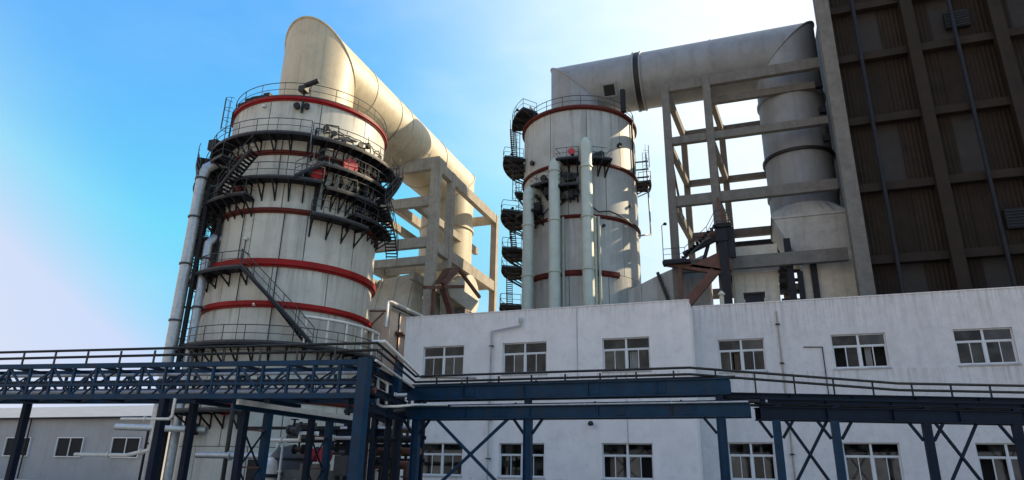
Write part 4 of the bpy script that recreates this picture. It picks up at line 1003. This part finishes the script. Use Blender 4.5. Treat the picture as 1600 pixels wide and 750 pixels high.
specs = [
 ('white pipe dipping in a small square loop under the truss bridge', [(-21.5,26.5,2.85),(-19.6,26.5,2.85),(-19.6,26.5,3.15),(-18.7,26.5,3.15),(-18.7,26.5,2.95),(-16.9,26.5,2.95)], .08, 'lag'),
 ('white upright pipe dropping from the truss bridge left of the red pump', [(-18.9,26.2,3.9),(-18.9,26.2,0.2)], .07, 'lag'),
 ('white upright pipe behind the blue frame, right of the square loop', [(-17.0,26.9,3.8),(-17.0,26.9,0)], .08, 'lag'),
 ('thin white hooked pipe beside the grey domed filter', [(-20.3,25.9,2.5),(-20.3,25.9,2.65),(-20.0,25.9,2.65),(-20.0,25.9,.4)], .05, 'lag'),
 ('tan horizontal pipe low under the truss bridge column', [(-17.0,29.0,2.5),(-14.8,29.0,2.5)], .16, 'brown'),
 ('dark thick pipe running back behind the bridge column', [(-19.0,28.5,3.0),(-14.9,28.5,3.0)], .17, 'black'),
 ('grey pipe just above the dark thick pipe behind the bridge column', [(-19.0,28.8,3.5),(-14.9,28.8,3.5)], .10, 'galv'),
 ('pale pipe hanging with an elbow at the far left under the truss', [(-19.4,18.9,3.9),(-19.4,18.9,3.3),(-19.5,18.9,3.2),(-21.5,18.7,3.2)], .05, 'lag'),
 ('thin black pipe rack line behind the white building corner', [(-16.6,27.2,0),(-16.6,27.2,4.9)], .13, 'black'),
]
for lab, pts, r, m in specs:
    t = thing('process_pipe', lab, 'pipe', (pts[-1][0], pts[-1][1], 0), gp if m == 'lag' else None)
    MB().tube(pts, r, 10).build('pipe', m, t)
    for q0, q1 in zip(pts[:-1], pts[1:]):
        a = Vector(q0); b = Vector(q1)
        if (b-a).length > 1.2:
            m_ = (a+b)/2; dd = (b-a).normalized()*.035; MB().tube([m_-dd, m_+dd], r*1.7, 10).build('flange', m, t)
def pump(x, y, m, lab, z=0.0, sc_=1.0):
    t = thing('pump', lab, 'pump', (x, y, z))
    MB().box((x-.7*sc_,y-.3*sc_,z),(x+.7*sc_,y+.3*sc_,z+.3*sc_)).build('base', 'conc2', t)
    MB().tube([(x-.55*sc_,y,z+.72*sc_),(x+.1*sc_,y,z+.72*sc_)], .3*sc_, 16).build('motor', m, t)
    mb = MB()
    for k in range(6): mb.tube([(x-(.5-.1*k)*sc_,y,z+.72*sc_),(x-(.48-.1*k)*sc_,y,z+.72*sc_)], .33*sc_, 16)
    mb.build('cooling_fins', m, t)
    MB().tube([(x+.1*sc_,y,z+.72*sc_),(x+.35*sc_,y,z+.72*sc_)], .12*sc_, 10).build('shaft_guard', 'dark', t)
    MB().tube([(x+.48*sc_,y-.15*sc_,z+.72*sc_),(x+.48*sc_,y+.15*sc_,z+.72*sc_)], .4*sc_, 18).build('volute', m, t)
    MB().tube([(x+.48*sc_,y,z+1.0*sc_),(x+.48*sc_,y,z+1.6*sc_)], .13*sc_, 10).build('outlet', m, t)
pump(-19.4, 27.6, 'valve', 'red pump seen low under the truss bridge', 1.6, .9)
MB().box((-20.6,27.0,0),(-18.2,28.2,1.598)).build('plinth', 'conc2')
bpy.data.objects['plinth'].name = 'equipment_plinth'; tag(bpy.data.objects['equipment_plinth'], 'concrete plinth under the red pump', 'plinth')
t = thing('filter_vessel', 'small grey domed filter vessel beside the blue post under the truss bridge', 'vessel', (-20.6, 26.2, 0))
MB().lathe((-20.9,26.2), [(.42,0),(.42,1.7),(.36,1.95),(.2,2.1),(0,2.16)], 20).build('vessel', 'lag', t)
MB().tube([(-20.9,26.2,1.25),(-20.9,26.2,1.4)], .5, 20).build('flange', 'dark', t)
for i, (x, y, z, lab) in enumerate(((-20.4,27.6,2.5,'black gate valve hanging left of the red pump'),(-18.5,27.5,2.6,'black gate valve hanging right of the red pump'),(-16.3,28.2,2.0,'black gate valve near the dark columns by the white wall'),(-19.9,26.4,3.3,'grey valve on the white loop pipe')) ):
    t = thing('gate_valve', lab, 'valve', (x, y, z))
    MB().tube([(x-.25,y,z),(x+.25,y,z)], .13, 12).tube([(x-.27,y,z),(x-.2,y,z)], .22, 12).tube([(x+.2,y,z),(x+.27,y,z)], .22, 12).build('body', 'black' if i < 3 else 'rail', t)
    MB().tube([(x,y,z),(x,y,z+.45)], .05, 8).build('stem', 'dark', t)
    MB().tube([(x+.16*math.cos(k*.7854),y+.16*math.sin(k*.7854),z+.45) for k in range(8)], .025, 6, closed=True).build('hand_wheel', 'dark', t)
# dark substation-like steelwork between bridge column and white wall
ds = thing('valve_stand', 'dark cluttered pipe stand between the bridge column and the white building', 'steelwork', (-18, 33, 0))
for x in (-20.8,-19.2,-17.8): 
    for y in (32,35): MB().bar((x,y,0),(x,y,6.2),.2,.2,(0,1,0)).build('post', 'blueD', ds)
for z in (2.2,3.4,4.6,5.8):
    MB().bar((-21,32,z),(-17.6,32,z),.16,.2).build('beam', 'blueD', ds); MB().bar((-21,35,z),(-17.6,35,z),.16,.2).build('beam', 'blueD', ds)
    MB().tube([(-21.5,33+z*.2,z+.3),(-17.2,33+z*.2,z+.3)], .13, 10).build('pipe', 'black' if z != 3.4 else 'brown', ds)
for k in range(6): MB().tube([(-21+k*.6,33.6,0),(-21+k*.6,33.6,3+k*.5)], .09, 8).build('pipe', 'black' if k % 2 else 'galv', ds)

# denser pipework behind and below the truss bridge
rc = random.Random(11)
def pipe_thing(lab, pts, r, m, cat='pipe', flg=True):
    t = thing('process_pipe', lab, cat, (pts[0][0], pts[0][1], 0)); MB().tube(pts, r, 10).build('pipe', m, t)
    if flg:
        for q0, q1 in zip(pts[:-1], pts[1:]):
            a = Vector(q0); b = Vector(q1)
            if (b-a).length > 1: 
                m_ = a.lerp(b,.35); dd = (b-a).normalized()*.04; MB().tube([m_-dd, m_+dd], r*1.6, 10).build('flange', m, t)
    return t
for lab, pts, r, m in (
 ('tan clad pipe low behind the big blue column', [(-19.5,30.5,1.9),(-16.2,30.5,1.9),(-16.2,30.5,.4)], .2, 'brown'),
 ('wide dark header pipe under the truss bridge near the left tower', [(-24,31.5,3.2),(-17.2,31.5,3.2)], .25, 'black'),
 ('grey header pipe just under the wide dark header', [(-24,31.2,2.5),(-18.0,31.2,2.5),(-18,31.2,0)], .16, 'rail'),
 ('dark pipe climbing beside the big blue column to the link beams', [(-15.9,28.5,0),(-15.9,28.5,4.2),(-14.8,28.9,4.4)], .14, 'black'),
 ('black pipe standing closest to the corner of the white building', [(-17.3,30.2,0),(-17.3,30.2,5.4),(-16.0,30.6,5.5)], .15, 'black'),
 ('rusty pipe standing behind the link beams', [(-18.4,31,0),(-18.4,31,5.9)], .12, 'brown'),
 ('silver pipe with a high elbow behind the link beams', [(-17.8,29.6,1.0),(-17.8,29.6,4.8),(-17.2,29.6,5.1),(-15.6,29.6,5.1)], .1, 'galv'),
 ('white pipe crossing low in front of the blue trestle columns', [(-19.3,24.5,1.1),(-16.2,24.9,1.1)], .07, 'lag'),
 ('dark pipe zigzagging above the red pump', [(-21.0,27.8,3.6),(-19.8,27.8,3.6),(-19.8,27.8,3.0),(-18.2,27.8,3.0)], .1, 'black'),
 ('silver pipe along the foot of the left tower under the truss', [(-31,32.5,2.3),(-24.5,33.0,2.3),(-24.5,33.0,0)], .18, 'galv'),
 ('black pipe rising against the foot of the left tower', [(-29.5,33.2,0),(-29.5,33.2,6.8),(-29.0,34.0,7.2)], .13, 'black'),
 ('pale pipe with two elbows at the far lower left of the bridge', [(-21.5,20.2,3.7),(-21.5,20.2,2.2),(-22.6,20.2,2.0),(-25,20.0,2.0)], .07, 'lag'),
): pipe_thing(lab, pts, r, m)
tk = thing('dosing_tank', 'small dark tank low behind the red pump', 'tank', (-22.6, 30.0, 0))
MB().lathe((-22.6,30.0), [(1.0,0),(1.0,2.2),(.7,2.6),(0,2.8)], 24).build('tank_shell', 'rail', tk)
for z in (.6,1.4,2.1): MB().sector((-22.6,30.0),.98,1.05,0,360,z-.04,z+.04,n=24).build('hoop', 'dark', tk)
ct = thing('cable_ladder', 'dark cable ladder running under the truss bridge towards the white building', 'cable tray', (-18,29,0))
for sg in (0,.5): MB().bar((-24.5,28.6+sg,3.55),(-15.2,29.4+sg,3.55),.04,.12).build('side_rail', 'dark', ct)
mb = MB()
for k in range(30): mb.bar((-24.3+k*.31,28.63+k*.027,3.52),(-24.3+k*.31,29.1+k*.027,3.52),.05,.03)
mb.build('rungs', 'dark', ct, kind='stuff')
mb = MB()
for k in range(5): mb.tube([(-24.5,28.7+k*.08,3.58),(-20,29.08+k*.08,3.56+.02*k),(-15.2,29.5+k*.08,3.58)], .03, 6)
mb.build('cables', 'black', ct, kind='stuff')
for i, (x, y, z, h, lab) in enumerate(((-16.6,25.6,1.4,.8,'grey junction box on the blue trestle, nearest the big column'),(-21.6,26.3,1.0,1.0,'dark control cabinet left of the domed filter'),(-19.0,30.2,.2,1.9,'tall dark cabinet behind the red pump'))):
    t = thing('control_cabinet', lab, 'cabinet', (x, y, 0))
    MB().box((x-.35,y-.2,z),(x+.35,y+.2,z+h)).build('cabinet_body', 'rail' if i != 1 else 'dark', t)
    MB().box((x-.31,y-.225,z+.05),(x+.31,y-.203,z+h-.05)).build('door', 'rail' if i == 0 else 'dark', t)
    MB().box((x-.3,y-.1,0),(x-.2,y+.1,z-.003)).build('leg', 'dark', t); MB().box((x+.2,y-.1,0),(x+.3,y+.1,z-.003)).build('leg', 'dark', t)
# conduits and clips on the white wall
for lab, pts in (('thin conduit across the wall between the first two upper windows', [(-19.0,43.95,7.3),(-19.0,43.95,6.4),(-10.0,43.95,6.4)]),
                 ('thin cable dropping from the parapet left of the third upper window', [(-11.2,43.96,12.4),(-11.2,43.96,6.4)]),
                 ('thin vertical cable on the lower wall below the wall lamp', [(-8.0,43.96,7.9),(-8.0,43.96,3.6)])):
    t = thing('wall_conduit', lab, 'cable', (pts[0][0], pts[0][1], 0)); MB().tube(pts, .022, 6).build('conduit', 'sill', t)

# ------------------------------------------------------------------ low shed beyond the left edge
sh = thing('storage_shed', 'long low grey clad shed far off at the left', 'building', (-95, 62, 0))
MB().box((-125,60,0),(-62,78,7.0)).build('wall', 'shed', sh)
MB().add([(-126,59.5,6.9),(-61,59.5,6.9),(-61,69,9.2),(-126,69,9.2),(-61,78.5,6.9),(-126,78.5,6.9)],[(0,1,2,3),(3,2,4,5),(1,4,2),(0,3,5)]).build('roof', 'shed', sh)
for k in range(7):
    x = -121+k*8.6; f_ = MB().box((x-.1,59.8,2.5),(x+4.1,59.995,2.6)).box((x-.1,59.8,4.6),(x+4.1,59.995,4.7)).box((x-.1,59.8,2.6),(x,59.995,4.6)).box((x+4,59.8,2.6),(x+4.1,59.995,4.6)).box((x+1.95,59.83,2.6),(x+2.05,59.995,4.6)).build('window', 'alu', sh)
    for q in (0, 2.05): MB().box((x+q,59.93,2.6),(x+q+1.95,59.98,4.6)).build('pane', 'hole', f_)
MB().tube([(-126,59.35,6.85),(-61,59.35,6.85)], .12, 8).build('gutter', 'dark', sh)
for x in (-104, -83, -63): MB().tube([(x,59.7,6.8),(x,59.7,0)], .08, 8).build('downpipe', 'dark', sh)
